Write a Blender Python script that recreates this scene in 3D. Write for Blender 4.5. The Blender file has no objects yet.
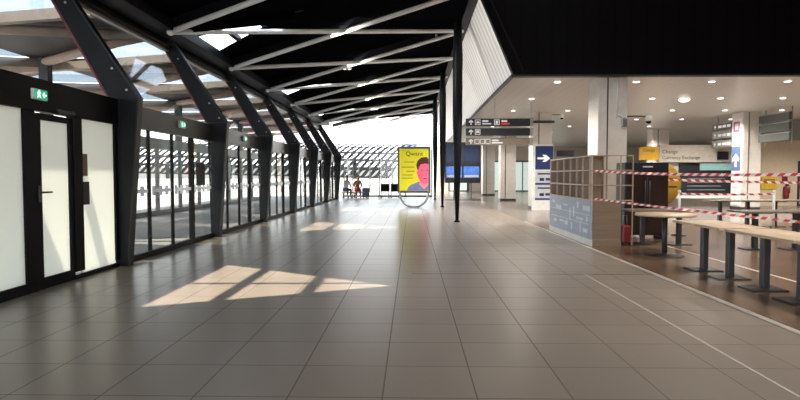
import bpy, bmesh, math, random
from mathutils import Vector, Matrix
random.seed(7)
SC = bpy.context.scene
COL = SC.collection
R = math.radians

# ------------------------------------------------------------------ materials
def new_mat(name):
    m = bpy.data.materials.new(name); m.use_nodes = True
    nt = m.node_tree; nt.nodes.clear()
    out = nt.nodes.new('ShaderNodeOutputMaterial')
    return m, nt, out

def P(name, col, rough=0.5, metal=0.0, var=0.12, scale=6.0, emit=None, estr=0.0, spec=0.5, bump=0.0):
    """principled surface with a little procedural mottling"""
    m, nt, out = new_mat(name)
    b = nt.nodes.new('ShaderNodeBsdfPrincipled')
    tc = nt.nodes.new('ShaderNodeTexCoord')
    nz = nt.nodes.new('ShaderNodeTexNoise'); nz.inputs['Scale'].default_value = scale; nz.inputs['Detail'].default_value = 4
    nt.links.new(tc.outputs['Object'], nz.inputs['Vector'])
    mr = nt.nodes.new('ShaderNodeMapRange')
    mr.inputs['From Min'].default_value = 0.25; mr.inputs['From Max'].default_value = 0.75
    mr.inputs['To Min'].default_value = 1 - var; mr.inputs['To Max'].default_value = 1 + var
    nt.links.new(nz.outputs['Fac'], mr.inputs['Value'])
    mx = nt.nodes.new('ShaderNodeVectorMath'); mx.operation = 'SCALE'
    mx.inputs[0].default_value = col[:3]
    nt.links.new(mr.outputs['Result'], mx.inputs['Scale'])
    nt.links.new(mx.outputs['Vector'], b.inputs['Base Color'])
    b.inputs['Roughness'].default_value = rough; b.inputs['Metallic'].default_value = metal
    b.inputs['Specular IOR Level'].default_value = spec
    if emit:
        b.inputs['Emission Color'].default_value = (*emit, 1); b.inputs['Emission Strength'].default_value = estr
    if bump:
        bp = nt.nodes.new('ShaderNodeBump'); bp.inputs['Strength'].default_value = bump
        nt.links.new(nz.outputs['Fac'], bp.inputs['Height']); nt.links.new(bp.outputs['Normal'], b.inputs['Normal'])
    nt.links.new(b.outputs[0], out.inputs[0])
    return m

def mathn(nt, op, a, b=None):
    n = nt.nodes.new('ShaderNodeMath'); n.operation = op
    for i, v in enumerate((a, b)):
        if v is None: continue
        if isinstance(v, (int, float)): n.inputs[i].default_value = v
        else: nt.links.new(v, n.inputs[i])
    return n.outputs[0]

def glass(name, tint=(0.93, 0.96, 0.95), refl=0.9):
    m, nt, out = new_mat(name)
    tr = nt.nodes.new('ShaderNodeBsdfTransparent'); tr.inputs[0].default_value = (*tint, 1)
    gl = nt.nodes.new('ShaderNodeBsdfGlossy'); gl.inputs['Roughness'].default_value = 0.02
    gl.inputs['Color'].default_value = (refl, refl, refl, 1)
    lw = nt.nodes.new('ShaderNodeLayerWeight'); lw.inputs['Blend'].default_value = 0.5
    pw = mathn(nt, 'POWER', lw.outputs['Facing'], 5.0)
    pw = mathn(nt, 'ADD', mathn(nt, 'MULTIPLY', pw, 0.6), 0.025)
    mx = nt.nodes.new('ShaderNodeMixShader')
    nt.links.new(pw, mx.inputs[0])
    nt.links.new(tr.outputs[0], mx.inputs[1]); nt.links.new(gl.outputs[0], mx.inputs[2])
    nt.links.new(mx.outputs[0], out.inputs[0])
    return m

def frosted(name):
    m, nt, out = new_mat(name)
    tc = nt.nodes.new('ShaderNodeTexCoord')
    sep = nt.nodes.new('ShaderNodeSeparateXYZ'); nt.links.new(tc.outputs['Object'], sep.inputs[0])
    nz = nt.nodes.new('ShaderNodeTexNoise'); nz.inputs['Scale'].default_value = 1.3
    nt.links.new(tc.outputs['Object'], nz.inputs['Vector'])
    cr = nt.nodes.new('ShaderNodeValToRGB')
    cr.color_ramp.elements[0].color = (0.88, 0.90, 0.84, 1); cr.color_ramp.elements[1].color = (0.93, 0.93, 0.86, 1)
    nt.links.new(nz.outputs['Fac'], cr.inputs[0])
    tl = nt.nodes.new('ShaderNodeBsdfTranslucent'); nt.links.new(cr.outputs[0], tl.inputs[0])
    df = nt.nodes.new('ShaderNodeBsdfDiffuse'); nt.links.new(cr.outputs[0], df.inputs[0])
    gl = nt.nodes.new('ShaderNodeBsdfGlossy'); gl.inputs['Roughness'].default_value = 0.12
    m1 = nt.nodes.new('ShaderNodeMixShader'); m1.inputs[0].default_value = 0.15
    nt.links.new(tl.outputs[0], m1.inputs[1]); nt.links.new(df.outputs[0], m1.inputs[2])
    lw = nt.nodes.new('ShaderNodeLayerWeight'); lw.inputs['Blend'].default_value = 0.08
    m2 = nt.nodes.new('ShaderNodeMixShader'); nt.links.new(lw.outputs['Fresnel'], m2.inputs[0])
    nt.links.new(m1.outputs[0], m2.inputs[1]); nt.links.new(gl.outputs[0], m2.inputs[2])
    nt.links.new(m2.outputs[0], out.inputs[0])
    return m

def tile_mat(name, base, joint, px=0.6, py=0.6, ox=0.187, oy=0.055, jw=0.008, rough=0.24, var=0.1, spec=0.5):
    m, nt, out = new_mat(name)
    tc = nt.nodes.new('ShaderNodeTexCoord')
    sep = nt.nodes.new('ShaderNodeSeparateXYZ'); nt.links.new(tc.outputs['Object'], sep.inputs[0])
    def cell(s, p, o):
        v = mathn(nt, 'DIVIDE', mathn(nt, 'ADD', s, o + 60.0 * p), p)
        fr = mathn(nt, 'FRACT', v)
        d = mathn(nt, 'MULTIPLY', mathn(nt, 'MINIMUM', fr, mathn(nt, 'SUBTRACT', 1.0, fr)), p)
        return mathn(nt, 'FLOOR', v), d
    cx, dx = cell(sep.outputs[0], px, ox); cy, dy = cell(sep.outputs[1], py, oy)
    jm = mathn(nt, 'LESS_THAN', mathn(nt, 'MINIMUM', dx, dy), jw / 2 + 0.001)
    cmb = nt.nodes.new('ShaderNodeCombineXYZ'); nt.links.new(cx, cmb.inputs[0]); nt.links.new(cy, cmb.inputs[1])
    wn = nt.nodes.new('ShaderNodeTexWhiteNoise'); wn.noise_dimensions = '2D'; nt.links.new(cmb.outputs[0], wn.inputs['Vector'])
    nz = nt.nodes.new('ShaderNodeTexNoise'); nz.inputs['Scale'].default_value = 1.4; nz.inputs['Detail'].default_value = 6
    nt.links.new(tc.outputs['Object'], nz.inputs['Vector'])
    k = mathn(nt, 'ADD', mathn(nt, 'MULTIPLY', wn.outputs['Value'], var), mathn(nt, 'MULTIPLY', nz.outputs['Fac'], 0.10))
    k = mathn(nt, 'ADD', k, 0.95 - var / 2)
    sc = nt.nodes.new('ShaderNodeVectorMath'); sc.operation = 'SCALE'; sc.inputs[0].default_value = base
    nt.links.new(k, sc.inputs['Scale'])
    mix = nt.nodes.new('ShaderNodeMix'); mix.data_type = 'RGBA'
    nt.links.new(jm, mix.inputs[0]); nt.links.new(sc.outputs[0], mix.inputs[6]); mix.inputs[7].default_value = (*joint, 1)
    b = nt.nodes.new('ShaderNodeBsdfPrincipled'); b.inputs['Specular IOR Level'].default_value = spec
    nt.links.new(mix.outputs[2], b.inputs['Base Color'])
    rr = mathn(nt, 'ADD', mathn(nt, 'MULTIPLY', nz.outputs['Fac'], 0.0), rough)
    rr = mathn(nt, 'ADD', rr, mathn(nt, 'MULTIPLY', jm, 0.4))
    nt.links.new(rr, b.inputs['Roughness'])
    nt.links.new(b.outputs[0], out.inputs[0])
    return m

def wood_mat(name, c0, c1, scale=(1.2, 14, 14), rough=0.3, spec=0.5):
    m, nt, out = new_mat(name)
    tc = nt.nodes.new('ShaderNodeTexCoord')
    mp = nt.nodes.new('ShaderNodeMapping'); mp.inputs['Scale'].default_value = scale
    nt.links.new(tc.outputs['Object'], mp.inputs[0])
    nz = nt.nodes.new('ShaderNodeTexNoise'); nz.inputs['Scale'].default_value = 1.0; nz.inputs['Detail'].default_value = 8
    nt.links.new(mp.outputs[0], nz.inputs['Vector'])
    cr = nt.nodes.new('ShaderNodeValToRGB')
    cr.color_ramp.elements[0].position = 0.3; cr.color_ramp.elements[1].position = 0.7
    cr.color_ramp.elements[0].color = (*c0, 1); cr.color_ramp.elements[1].color = (*c1, 1)
    nt.links.new(nz.outputs['Fac'], cr.inputs[0])
    b = nt.nodes.new('ShaderNodeBsdfPrincipled'); b.inputs['Roughness'].default_value = rough
    b.inputs['Specular IOR Level'].default_value = spec
    nt.links.new(cr.outputs[0], b.inputs['Base Color'])
    nt.links.new(b.outputs[0], out.inputs[0])
    return m

def stripe_mat(name, c0, c1, period, axis=1, duty=0.5, rough=0.5, slant=0.0, bump=0.0, spec=0.5):
    """regular ribs / stripes along one object axis"""
    m, nt, out = new_mat(name)
    tc = nt.nodes.new('ShaderNodeTexCoord')
    sep = nt.nodes.new('ShaderNodeSeparateXYZ'); nt.links.new(tc.outputs['Object'], sep.inputs[0])
    v = mathn(nt, 'ADD', sep.outputs[axis], mathn(nt, 'MULTIPLY', sep.outputs[2], slant))
    f = mathn(nt, 'FRACT', mathn(nt, 'DIVIDE', mathn(nt, 'ADD', v, 200.0), period))
    k = mathn(nt, 'LESS_THAN', f, duty)
    mix = nt.nodes.new('ShaderNodeMix'); mix.data_type = 'RGBA'
    nt.links.new(k, mix.inputs[0]); mix.inputs[6].default_value = (*c1, 1); mix.inputs[7].default_value = (*c0, 1)
    b = nt.nodes.new('ShaderNodeBsdfPrincipled'); b.inputs['Roughness'].default_value = rough
    b.inputs['Specular IOR Level'].default_value = spec
    nt.links.new(mix.outputs[2], b.inputs['Base Color'])
    if bump:
        bp = nt.nodes.new('ShaderNodeBump'); bp.inputs['Strength'].default_value = bump; bp.inputs['Distance'].default_value = 0.02
        nt.links.new(k, bp.inputs['Height']); nt.links.new(bp.outputs[0], b.inputs['Normal'])
    nt.links.new(b.outputs[0], out.inputs[0])
    return m

def plank_mat(name):
    m, nt, out = new_mat(name)
    tc = nt.nodes.new('ShaderNodeTexCoord')
    mp = nt.nodes.new('ShaderNodeMapping'); mp.inputs['Rotation'].default_value = (0, 0, 0)
    nt.links.new(tc.outputs['Object'], mp.inputs[0])
    br = nt.nodes.new('ShaderNodeTexBrick')
    br.inputs['Color1'].default_value = (0.165, 0.10, 0.062, 1); br.inputs['Color2'].default_value = (0.115, 0.068, 0.042, 1)
    br.inputs['Mortar'].default_value = (0.05, 0.03, 0.02, 1)
    br.inputs['Scale'].default_value = 1.0; br.inputs['Mortar Size'].default_value = 0.003
    br.inputs['Brick Width'].default_value = 1.3; br.inputs['Row Height'].default_value = 0.16
    nt.links.new(mp.outputs[0], br.inputs['Vector'])
    nz = nt.nodes.new('ShaderNodeTexNoise'); nz.inputs['Scale'].default_value = 3; nz.inputs['Detail'].default_value = 8
    nt.links.new(tc.outputs['Object'], nz.inputs['Vector'])
    hs = nt.nodes.new('ShaderNodeHueSaturation'); nt.links.new(br.outputs[0], hs.inputs['Color'])
    nt.links.new(mathn(nt, 'ADD', nz.outputs['Fac'], 0.55), hs.inputs['Value'])
    b = nt.nodes.new('ShaderNodeBsdfPrincipled'); b.inputs['Roughness'].default_value = 0.26
    nt.links.new(hs.outputs[0], b.inputs['Base Color'])
    nt.links.new(b.outputs[0], out.inputs[0])
    return m

M = {}
M['tile'] = tile_mat('floor tile beige grey', (0.235, 0.197, 0.163), (0.13, 0.11, 0.093), rough=0.30, spec=0.38)
M['tile_hall'] = tile_mat('floor tile hall', (0.22, 0.19, 0.165), (0.10, 0.09, 0.08), rough=0.25)
M['plank'] = plank_mat('brown plank floor')
M['concrete'] = tile_mat('outdoor paving', (0.36, 0.325, 0.30), (0.25, 0.23, 0.22), px=1.2, py=1.2, jw=0.03, rough=0.75, spec=0.2)
M['black'] = P('black powder coat', (0.005, 0.0055, 0.007), 0.45, 0, 0.15, spec=0.15)
M['rib'] = P('dark steel rib paint', (0.011, 0.012, 0.0135), 0.38, 0.0, 0.25, 2.5, spec=0.16)
M['rib_edge'] = P('black rib edge', (0.006, 0.006, 0.007), 0.45)
M['red_seal'] = P('dull red seal', (0.20, 0.035, 0.045), 0.6)
M['deck'] = P('black roof deck', (0.004, 0.0045, 0.0065), 0.8, 0, 0.3, 1.5, spec=0.0)
M['facet'] = P('dark grey roof facet', (0.010, 0.011, 0.014), 0.5, 0, 0.3, 1.5, spec=0.05)
M['tube'] = P('pale grey painted tube', (0.92, 0.91, 0.90), 0.28, 0, 0.06)
M['tantube'] = P('tan canopy tube', (0.50, 0.38, 0.30), 0.5, 0, 0.1)
M['rail'] = P('brown grey eave rail', (0.20, 0.165, 0.14), 0.35, 0.3, 0.1)
M['canopy'] = P('canopy underside', (0.075, 0.07, 0.066), 0.6, 0, 0.3, 0.9)
M['glass'] = glass('clear glass')
M['glass_up'] = glass('upper glass', (0.86, 0.90, 0.92))
M['glass_sky'] = glass('skylight glass', (0.86, 0.90, 0.92))
M['frost'] = frosted('frosted glass')
M['white'] = P('white paint', (0.75, 0.74, 0.72), 0.5)
M['decal'], _nt, _out = new_mat('white glass decal')
_n = _nt.nodes.new('ShaderNodeTexNoise'); _n.inputs['Scale'].default_value = 30
_c = _nt.nodes.new('ShaderNodeValToRGB'); _c.color_ramp.elements[0].color = (0.82,0.82,0.84,1); _c.color_ramp.elements[1].color = (0.9,0.9,0.9,1)
_nt.links.new(_n.outputs['Fac'], _c.inputs[0])
_t = _nt.nodes.new('ShaderNodeBsdfTranslucent'); _d = _nt.nodes.new('ShaderNodeBsdfDiffuse'); _m = _nt.nodes.new('ShaderNodeMixShader'); _m.inputs[0].default_value = 0.4
_nt.links.new(_c.outputs[0], _t.inputs[0]); _nt.links.new(_c.outputs[0], _d.inputs[0])
_nt.links.new(_t.outputs[0], _m.inputs[1]); _nt.links.new(_d.outputs[0], _m.inputs[2]); _nt.links.new(_m.outputs[0], _out.inputs[0])
M['glass_row'] = glass('pale canopy glazing', (0.42, 0.45, 0.47))
M['glass_can'] = glass('tinted canopy glazing', (0.20, 0.235, 0.27))
M['column'] = P('beige white column cladding', (0.62, 0.58, 0.54), 0.4, 0, 0.06)
M['ceil'] = stripe_mat('beige metal slat ceiling', (0.62, 0.60, 0.57), (0.50, 0.485, 0.46), 0.3, 0, 0.93, 0.34, bump=0.2)
M['corrug'] = stripe_mat('pale corrugated panel', (0.84, 0.83, 0.81), (0.60, 0.59, 0.58), 0.42, 1, 0.62, 0.42, slant=0.0, bump=0.9)  # darker bands put the shading of the ribs into the colour
M['fascia'] = stripe_mat('black ribbed bulkhead', (0.0045, 0.004, 0.0042), (0.003, 0.003, 0.0032), 0.4, 0, 0.85, 0.5, bump=0.3, spec=0.08)
M['darkceil'] = P('black ceiling', (0.015, 0.014, 0.014), 0.6)
M['cream'] = P('cream wall paint', (0.60, 0.49, 0.36), 0.7, 0, 0.05)
M['beige'] = P('beige wall paint', (0.55, 0.48, 0.40), 0.7, 0, 0.08)
M['greyband'] = P('grey green band', (0.30, 0.31, 0.28), 0.4, 0, 0.1)
M['trim_white'] = P('pale joint strip', (0.52, 0.48, 0.43), 0.5)
M['trim_metal'] = P('metal joint strip', (0.10, 0.09, 0.08), 0.35, 0.4)
M['kerb'] = P('pale kerb strip', (0.40, 0.37, 0.34), 0.5)
M['table'] = wood_mat('pale wood table top', (0.50, 0.37, 0.25), (0.60, 0.46, 0.33), (8, 1.6, 8), 0.4)
M['table_edge'] = wood_mat('pale table edge', (0.62, 0.52, 0.40), (0.72, 0.62, 0.5), (8, 1.6, 8), 0.45)
M['table_dark'] = P('grey brown table top', (0.19, 0.15, 0.12), 0.35)
M['post_grey'] = P('grey steel pedestal', (0.055, 0.057, 0.062), 0.4, 0.3)
M['base'] = P('dark base plate', (0.03, 0.03, 0.032), 0.45, 0.3)
M['wood_end'] = wood_mat('brown wood laminate', (0.17, 0.118, 0.078), (0.24, 0.17, 0.115), (1.0, 1.0, 12), 0.45)
M['wood_back'] = wood_mat('shelf back brown', (0.33, 0.245, 0.175), (0.43, 0.325, 0.235), (6, 6, 1.5), 0.5)
M['bluegrey'] = P('blue grey board', (0.37, 0.43, 0.53), 0.5, 0, 0.08)
M['kiosk_frame'] = P('pale pinkish beige frame', (0.50, 0.42, 0.36), 0.5)
M['doodle'] = P('pale doodle print', (0.66, 0.70, 0.76), 0.6)
M['tape'] = stripe_mat('red and white tape', (0.75, 0.06, 0.07), (0.88, 0.84, 0.82), 0.16, 1, 0.5, 0.45, slant=1.2)
M['tape_x'] = stripe_mat('red and white tape far', (0.55, 0.05, 0.06), (0.8, 0.77, 0.75), 0.2, 0, 0.5, 0.45, slant=1.0)
M['yellow'] = P('yellow panel', (0.72, 0.42, 0.03), 0.5, 0, 0.06)
M['ad_yellow'] = P('lit yellow poster', (0.68, 0.62, 0.02), 0.5, 0, 0.04, emit=(0.75, 0.67, 0.01), estr=0.22)
M['ad_ink'] = P('poster ink', (0.05, 0.05, 0.03), 0.6)
M['ad_faint'] = P('poster faint ink', (0.50, 0.44, 0.02), 0.6)
M['skin_pink'] = P('poster magenta face', (0.80, 0.10, 0.20), 0.6, 0, 0.25, 3, emit=(0.8, 0.1, 0.2), estr=0.3)
M['ad_hair'] = P('poster hair', (0.10, 0.03, 0.025), 0.6)
M['ad_shirt'] = P('poster blue shirt', (0.14, 0.18, 0.36), 0.6, 0, 0.2, 8, emit=(0.14, 0.18, 0.36), estr=0.25)
M['ad_neck'] = P('poster neck', (0.70, 0.22, 0.24), 0.6, emit=(0.7, 0.2, 0.22), estr=0.25)
M['frame_grey'] = P('dark grey metal frame', (0.07, 0.07, 0.075), 0.35, 0.5)
M['steel'] = P('brushed steel', (0.45, 0.45, 0.44), 0.28, 0.9)
M['navy'] = P('blue sign panel', (0.016, 0.036, 0.14), 0.45, 0, 0.06)
M['navy_light'] = P('pale blue sign panel', (0.10, 0.17, 0.34), 0.45)
M['sign_black'] = P('black sign board', (0.012, 0.014, 0.020), 0.35)
M['sign_tan'] = P('tan translucent sign board', (0.27, 0.22, 0.17), 0.35)
M['sign_grey'] = P('shade-toned grey green sign board', (0.085, 0.095, 0.09), 0.3)  # shade on the right-hand boards is put into this darker grey
M['sign_glare'] = P('glare-toned grey green sign board', (0.30, 0.31, 0.28), 0.3)  # same sign run, paler grey stands in for glare
M['glyph'] = P('white glyph', (0.85, 0.85, 0.85), 0.5, emit=(1, 1, 1), estr=0.12)
M['glyph_red'] = P('red glyph', (0.75, 0.05, 0.05), 0.5, emit=(0.8, 0.05, 0.05), estr=0.2)
M['magenta'] = P('magenta mark', (0.5, 0.10, 0.25), 0.5)
M['exit'] = P('lit green exit sign', (0.02, 0.35, 0.18), 0.4, emit=(0.02, 0.42, 0.22), estr=0.5)
M['exit_w'] = P('lit white exit glyph', (0.9, 0.95, 0.9), 0.4, emit=(0.85, 1, 0.9), estr=0.6)
M['screen_blue'] = P('lit blue screen', (0.05, 0.12, 0.4), 0.2, 0, 0.5, 5, emit=(0.06, 0.16, 0.5), estr=0.4)
M['screen_dark'] = P('dim screen', (0.02, 0.03, 0.06), 0.15, emit=(0.03, 0.05, 0.10), estr=0.15)
M['screen_grey'] = P('pale grey screen strip', (0.5, 0.52, 0.56), 0.3)
M['lamp'] = P('lit downlight lens', (0.95, 0.93, 0.9), 0.3, 0, 0.01, emit=(1, 0.95, 0.88), estr=2.2)
M['lamp_dim'] = P('small lit lens', (0.9, 0.9, 0.88), 0.3, 0, 0.01, emit=(1, 0.97, 0.92), estr=1.0)
M['cabinet'] = P('dark brown cabinet', (0.012, 0.009, 0.008), 0.35)
M['cab_glass'] = wood_mat('dark cabinet glass door', (0.018, 0.011, 0.009), (0.035, 0.021, 0.015), (3, 3, 1), 0.18)
M['disc'] = P('amber yellow disc', (0.60, 0.34, 0.04), 0.5)
M['teal'] = P('teal lit glass strip', (0.20, 0.33, 0.32), 0.15, emit=(0.25, 0.42, 0.40), estr=0.25)
M['board_line'] = P('grey board lettering', (0.16, 0.16, 0.16), 0.5)
M['red'] = P('red gloss', (0.20, 0.016, 0.02), 0.35)
M['notice'] = P('yellow notice', (0.66, 0.42, 0.02), 0.55)
M['fascia_pale'] = P('pale beige fascia', (0.50, 0.455, 0.40), 0.6)
M['counter'] = P('pale counter front', (0.50, 0.46, 0.42), 0.5)
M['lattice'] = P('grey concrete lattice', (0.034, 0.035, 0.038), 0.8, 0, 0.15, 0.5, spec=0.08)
M['block'] = P('pale blue grey block', (0.55, 0.62, 0.70), 0.6)
M['tan_notice'] = P('tan notice', (0.30, 0.24, 0.15), 0.6)
M['dark_notice'] = P('dark grey notice', (0.045, 0.045, 0.045), 0.5)
M['skin'] = P('skin', (0.55, 0.34, 0.25), 0.5)
M['shirt_a'] = P('pale grey shirt', (0.60, 0.60, 0.64), 0.8)
M['trouser_a'] = P('dark navy trousers', (0.035, 0.04, 0.06), 0.8)
M['shirt_b'] = P('orange brown top', (0.35, 0.16, 0.08), 0.8)
M['trouser_b'] = P('red trousers', (0.50, 0.06, 0.07), 0.8)
M['hair_a'] = P('grey brown hair', (0.16, 0.12, 0.09), 0.7)
M['hair_b'] = P('dark brown hair', (0.06, 0.035, 0.022), 0.7)
M['shoe'] = P('dark shoes', (0.03, 0.03, 0.03), 0.6)
M['luggage'] = P('dark blue green suitcase shell', (0.045, 0.075, 0.095), 0.4)
M['bench'] = P('pale bench slab', (0.62, 0.58, 0.54), 0.5)
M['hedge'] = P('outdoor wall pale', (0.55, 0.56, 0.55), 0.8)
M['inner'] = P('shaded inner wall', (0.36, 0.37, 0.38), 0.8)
M['transom'] = P('reflection-toned transom panel', (0.035, 0.038, 0.036), 0.3)  # paler than the near transom: reflections put into the colour
M['outpost'] = P('dark outdoor post', (0.05, 0.052, 0.055), 0.45)
M['outband'] = P('grey green outdoor band', (0.16, 0.17, 0.155), 0.5)
M['backlit'] = P('pale greenish glazed door', (0.60, 0.70, 0.64), 0.3, emit=(0.75, 0.88, 0.80), estr=0.35)

# ------------------------------------------------------------------ mesh helpers
WLOC = {}
class MB:
    def __init__(s): s.bm = bmesh.new()
    def box(s, x0, x1, y0, y1, z0, z1, bevel=0.0):
        x0, x1 = min(x0, x1), max(x0, x1); y0, y1 = min(y0, y1), max(y0, y1); z0, z1 = min(z0, z1), max(z0, z1)
        v = [s.bm.verts.new(p) for p in ((x0,y0,z0),(x1,y0,z0),(x1,y1,z0),(x0,y1,z0),(x0,y0,z1),(x1,y0,z1),(x1,y1,z1),(x0,y1,z1))]
        fs = [s.bm.faces.new([v[i] for i in f]) for f in ((3,2,1,0),(4,5,6,7),(0,1,5,4),(1,2,6,5),(2,3,7,6),(3,0,4,7))]
        if bevel:
            es = list({e for f in fs for e in f.edges})
            bmesh.ops.bevel(s.bm, geom=es, offset=bevel, segments=2, affect='EDGES', profile=0.5)
        return s
    def prism(s, pts, o, u, v, t):
        """closed polygon pts (2-D) in frame o,u,v, thickened by vector t"""
        o, u, v, t = map(Vector, (o, u, v, t))
        a = [s.bm.verts.new(o + u * p[0] + v * p[1]) for p in pts]
        b = [s.bm.verts.new(o + u * p[0] + v * p[1] + t) for p in pts]
        n = len(pts)
        s.bm.faces.new(a); s.bm.faces.new(b[::-1])
        for i in range(n): s.bm.faces.new([a[i], b[i], b[(i+1)%n], a[(i+1)%n]])
        bmesh.ops.recalc_face_normals(s.bm, faces=s.bm.faces[:])
        return s
    def face(s, *pts):
        s.bm.faces.new([s.bm.verts.new(p) for p in pts]); return s
    def tube(s, p0, p1, r0, r1=None, n=12):
        r1 = r0 if r1 is None else r1
        p0, p1 = Vector(p0), Vector(p1); d = (p1 - p0).normalized()
        a = Vector((0,0,1)) if abs(d.z) < 0.9 else Vector((1,0,0))
        u = d.cross(a).normalized(); w = d.cross(u)
        A = [s.bm.verts.new(p0 + (u*math.cos(2*math.pi*i/n) + w*math.sin(2*math.pi*i/n))*r0) for i in range(n)]
        B = [s.bm.verts.new(p1 + (u*math.cos(2*math.pi*i/n) + w*math.sin(2*math.pi*i/n))*r1) for i in range(n)]
        fs = [s.bm.faces.new(A[::-1]), s.bm.faces.new(B)]
        for i in range(n): fs.append(s.bm.faces.new([A[i], A[(i+1)%n], B[(i+1)%n], B[i]]))
        for f in fs[2:]: f.smooth = True
        return s
    def bar(s, p0, p1, w, h, up=(0,0,1)):
        p0, p1 = Vector(p0), Vector(p1); d = (p1-p0).normalized()
        u = d.cross(Vector(up)).normalized(); k = u.cross(d)
        c = [(-w/2,-h/2),(w/2,-h/2),(w/2,h/2),(-w/2,h/2)]
        A = [s.bm.verts.new(p0+u*a+k*b) for a,b in c]; B = [s.bm.verts.new(p1+u*a+k*b) for a,b in c]
        s.bm.faces.new(A[::-1]); s.bm.faces.new(B)
        for i in range(4): s.bm.faces.new([A[i],A[(i+1)%4],B[(i+1)%4],B[i]])
        return s
    def lathe(s, prof, c, n=24, axis='z'):
        rings = []
        for r, h in prof:
            ring = []
            for i in range(n):
                a = 2*math.pi*i/n
                if axis == 'z': p = (c[0]+r*math.cos(a), c[1]+r*math.sin(a), c[2]+h)
                elif axis == 'y': p = (c[0]+r*math.cos(a), c[1]+h, c[2]+r*math.sin(a))
                else: p = (c[0]+h, c[1]+r*math.cos(a), c[2]+r*math.sin(a))
                ring.append(s.bm.verts.new(p))
            rings.append(ring)
        for a, b in zip(rings, rings[1:]):
            for i in range(n):
                f = s.bm.faces.new([a[i], a[(i+1)%n], b[(i+1)%n], b[i]]); f.smooth = True
        s.bm.faces.new(rings[0][::-1]); s.bm.faces.new(rings[-1])
        bmesh.ops.recalc_face_normals(s.bm, faces=s.bm.faces[:])
        return s
    def sweep(s, pts, r, n=8, closed=False, flat=1.0, up=(0,1,0)):
        pts = [Vector(p) for p in pts]; N = len(pts); rings = []
        up = Vector(up)
        for i, p in enumerate(pts):
            a = pts[(i-1) % N] if (closed or i) else p
            b = pts[(i+1) % N] if (closed or i < N-1) else p
            d = (b-a).normalized(); u = up; k = d.cross(u).normalized(); u2 = k.cross(d)
            rings.append([s.bm.verts.new(p + u2*math.cos(2*math.pi*j/n)*r*flat + k*math.sin(2*math.pi*j/n)*r) for j in range(n)])
        pairs = list(zip(rings, rings[1:])) + ([(rings[-1], rings[0])] if closed else [])
        for a, b in pairs:
            for j in range(n):
                f = s.bm.faces.new([a[j], a[(j+1)%n], b[(j+1)%n], b[j]]); f.smooth = True
        if not closed: s.bm.faces.new(rings[0][::-1]); s.bm.faces.new(rings[-1])
        bmesh.ops.recalc_face_normals(s.bm, faces=s.bm.faces[:])
        return s
    def ball(s, c, rx, ry, rz, seg=16, rings=10):
        r = bmesh.ops.create_uvsphere(s.bm, u_segments=seg, v_segments=rings, radius=1.0)
        for v in r['verts']: v.co = Vector((c[0]+v.co.x*rx, c[1]+v.co.y*ry, c[2]+v.co.z*rz))
        for v in r['verts']:
            for f in v.link_faces: f.smooth = True
        return s
    def mesh(s, name):
        me = bpy.data.meshes.new(name); s.bm.to_mesh(me); s.bm.free(); return me
    def build(s, name, mat, parent=None):
        me = s.mesh(name)
        return link(name, me, mat, parent)

def link(name, me, mat, parent=None):
    o = bpy.data.objects.new(name, me); COL.objects.link(o)
    if mat is not None:
        me.materials.clear(); me.materials.append(mat)
    if parent is not None:
        w = WLOC.get(parent.name, Vector((0,0,0)))
        me.transform(Matrix.Translation(-w)); o.parent = parent; WLOC[o.name] = w
    else: WLOC[o.name] = Vector((0,0,0))
    return o

def tag(o, label, cat, group=None):
    o['label'] = label; o['category'] = cat
    if group: o['group'] = group
    return o
def thing(name, label, cat, loc=(0,0,0), group=None):
    o = bpy.data.objects.new(name, None); COL.objects.link(o); o.location = loc
    o.empty_display_size = 0.1
    WLOC[o.name] = Vector(loc); return tag(o, label, cat, group)
def struct_empty(name, loc=(0,0,0)):
    o = bpy.data.objects.new(name, None); COL.objects.link(o); o.location = loc
    WLOC[o.name] = Vector(loc); o['kind'] = 'structure'; return o
def struct(name, mb, mat):
    o = mb.build(name, mat); o['kind'] = 'structure'; return o
def dup(root, loc, label, group=None, rotz=0.0):
    r = root.copy(); COL.objects.link(r); r.location = loc; r.rotation_euler = (0,0,rotz); r['label'] = label
    if group: r['group'] = group
    for ch in list(root.children):
        c = ch.copy(); COL.objects.link(c); c.parent = r
        for g in list(ch.children):
            d = g.copy(); COL.objects.link(d); d.parent = c
    return r
def text_mesh(body, size, o, u, v, align='LEFT', depth=0.004):
    """lettering as a mesh laid out in frame o,u,v"""
    cu = bpy.data.curves.new('lettering', 'FONT'); cu.body = body; cu.size = size; cu.align_x = align; cu.extrude = depth
    t = bpy.data.objects.new('lettering_tmp', cu); COL.objects.link(t)
    bpy.context.view_layer.update()
    me = bpy.data.meshes.new_from_object(t.evaluated_get(bpy.context.evaluated_depsgraph_get()))
    bpy.data.objects.remove(t); bpy.data.curves.remove(cu)
    u, v = Vector(u), Vector(v); w = u.cross(v)
    mt = Matrix(((u.x,v.x,w.x,o[0]),(u.y,v.y,w.y,o[1]),(u.z,v.z,w.z,o[2]),(0,0,0,1)))
    me.transform(mt); return me
ARROW_UP = [(-.12,-.5),(.12,-.5),(.12,.05),(.42,-.12),(.42,.16),(0,.5),(-.42,.16),(-.42,-.12),(-.12,.05)]
def arrow(o, u, v, s, t):
    return MB().prism([(x*s, y*s) for x, y in ARROW_UP], o, u, v, t)
FX, FZ, TY = (1,0,0), (0,0,1), (0,-0.006,0)
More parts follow.
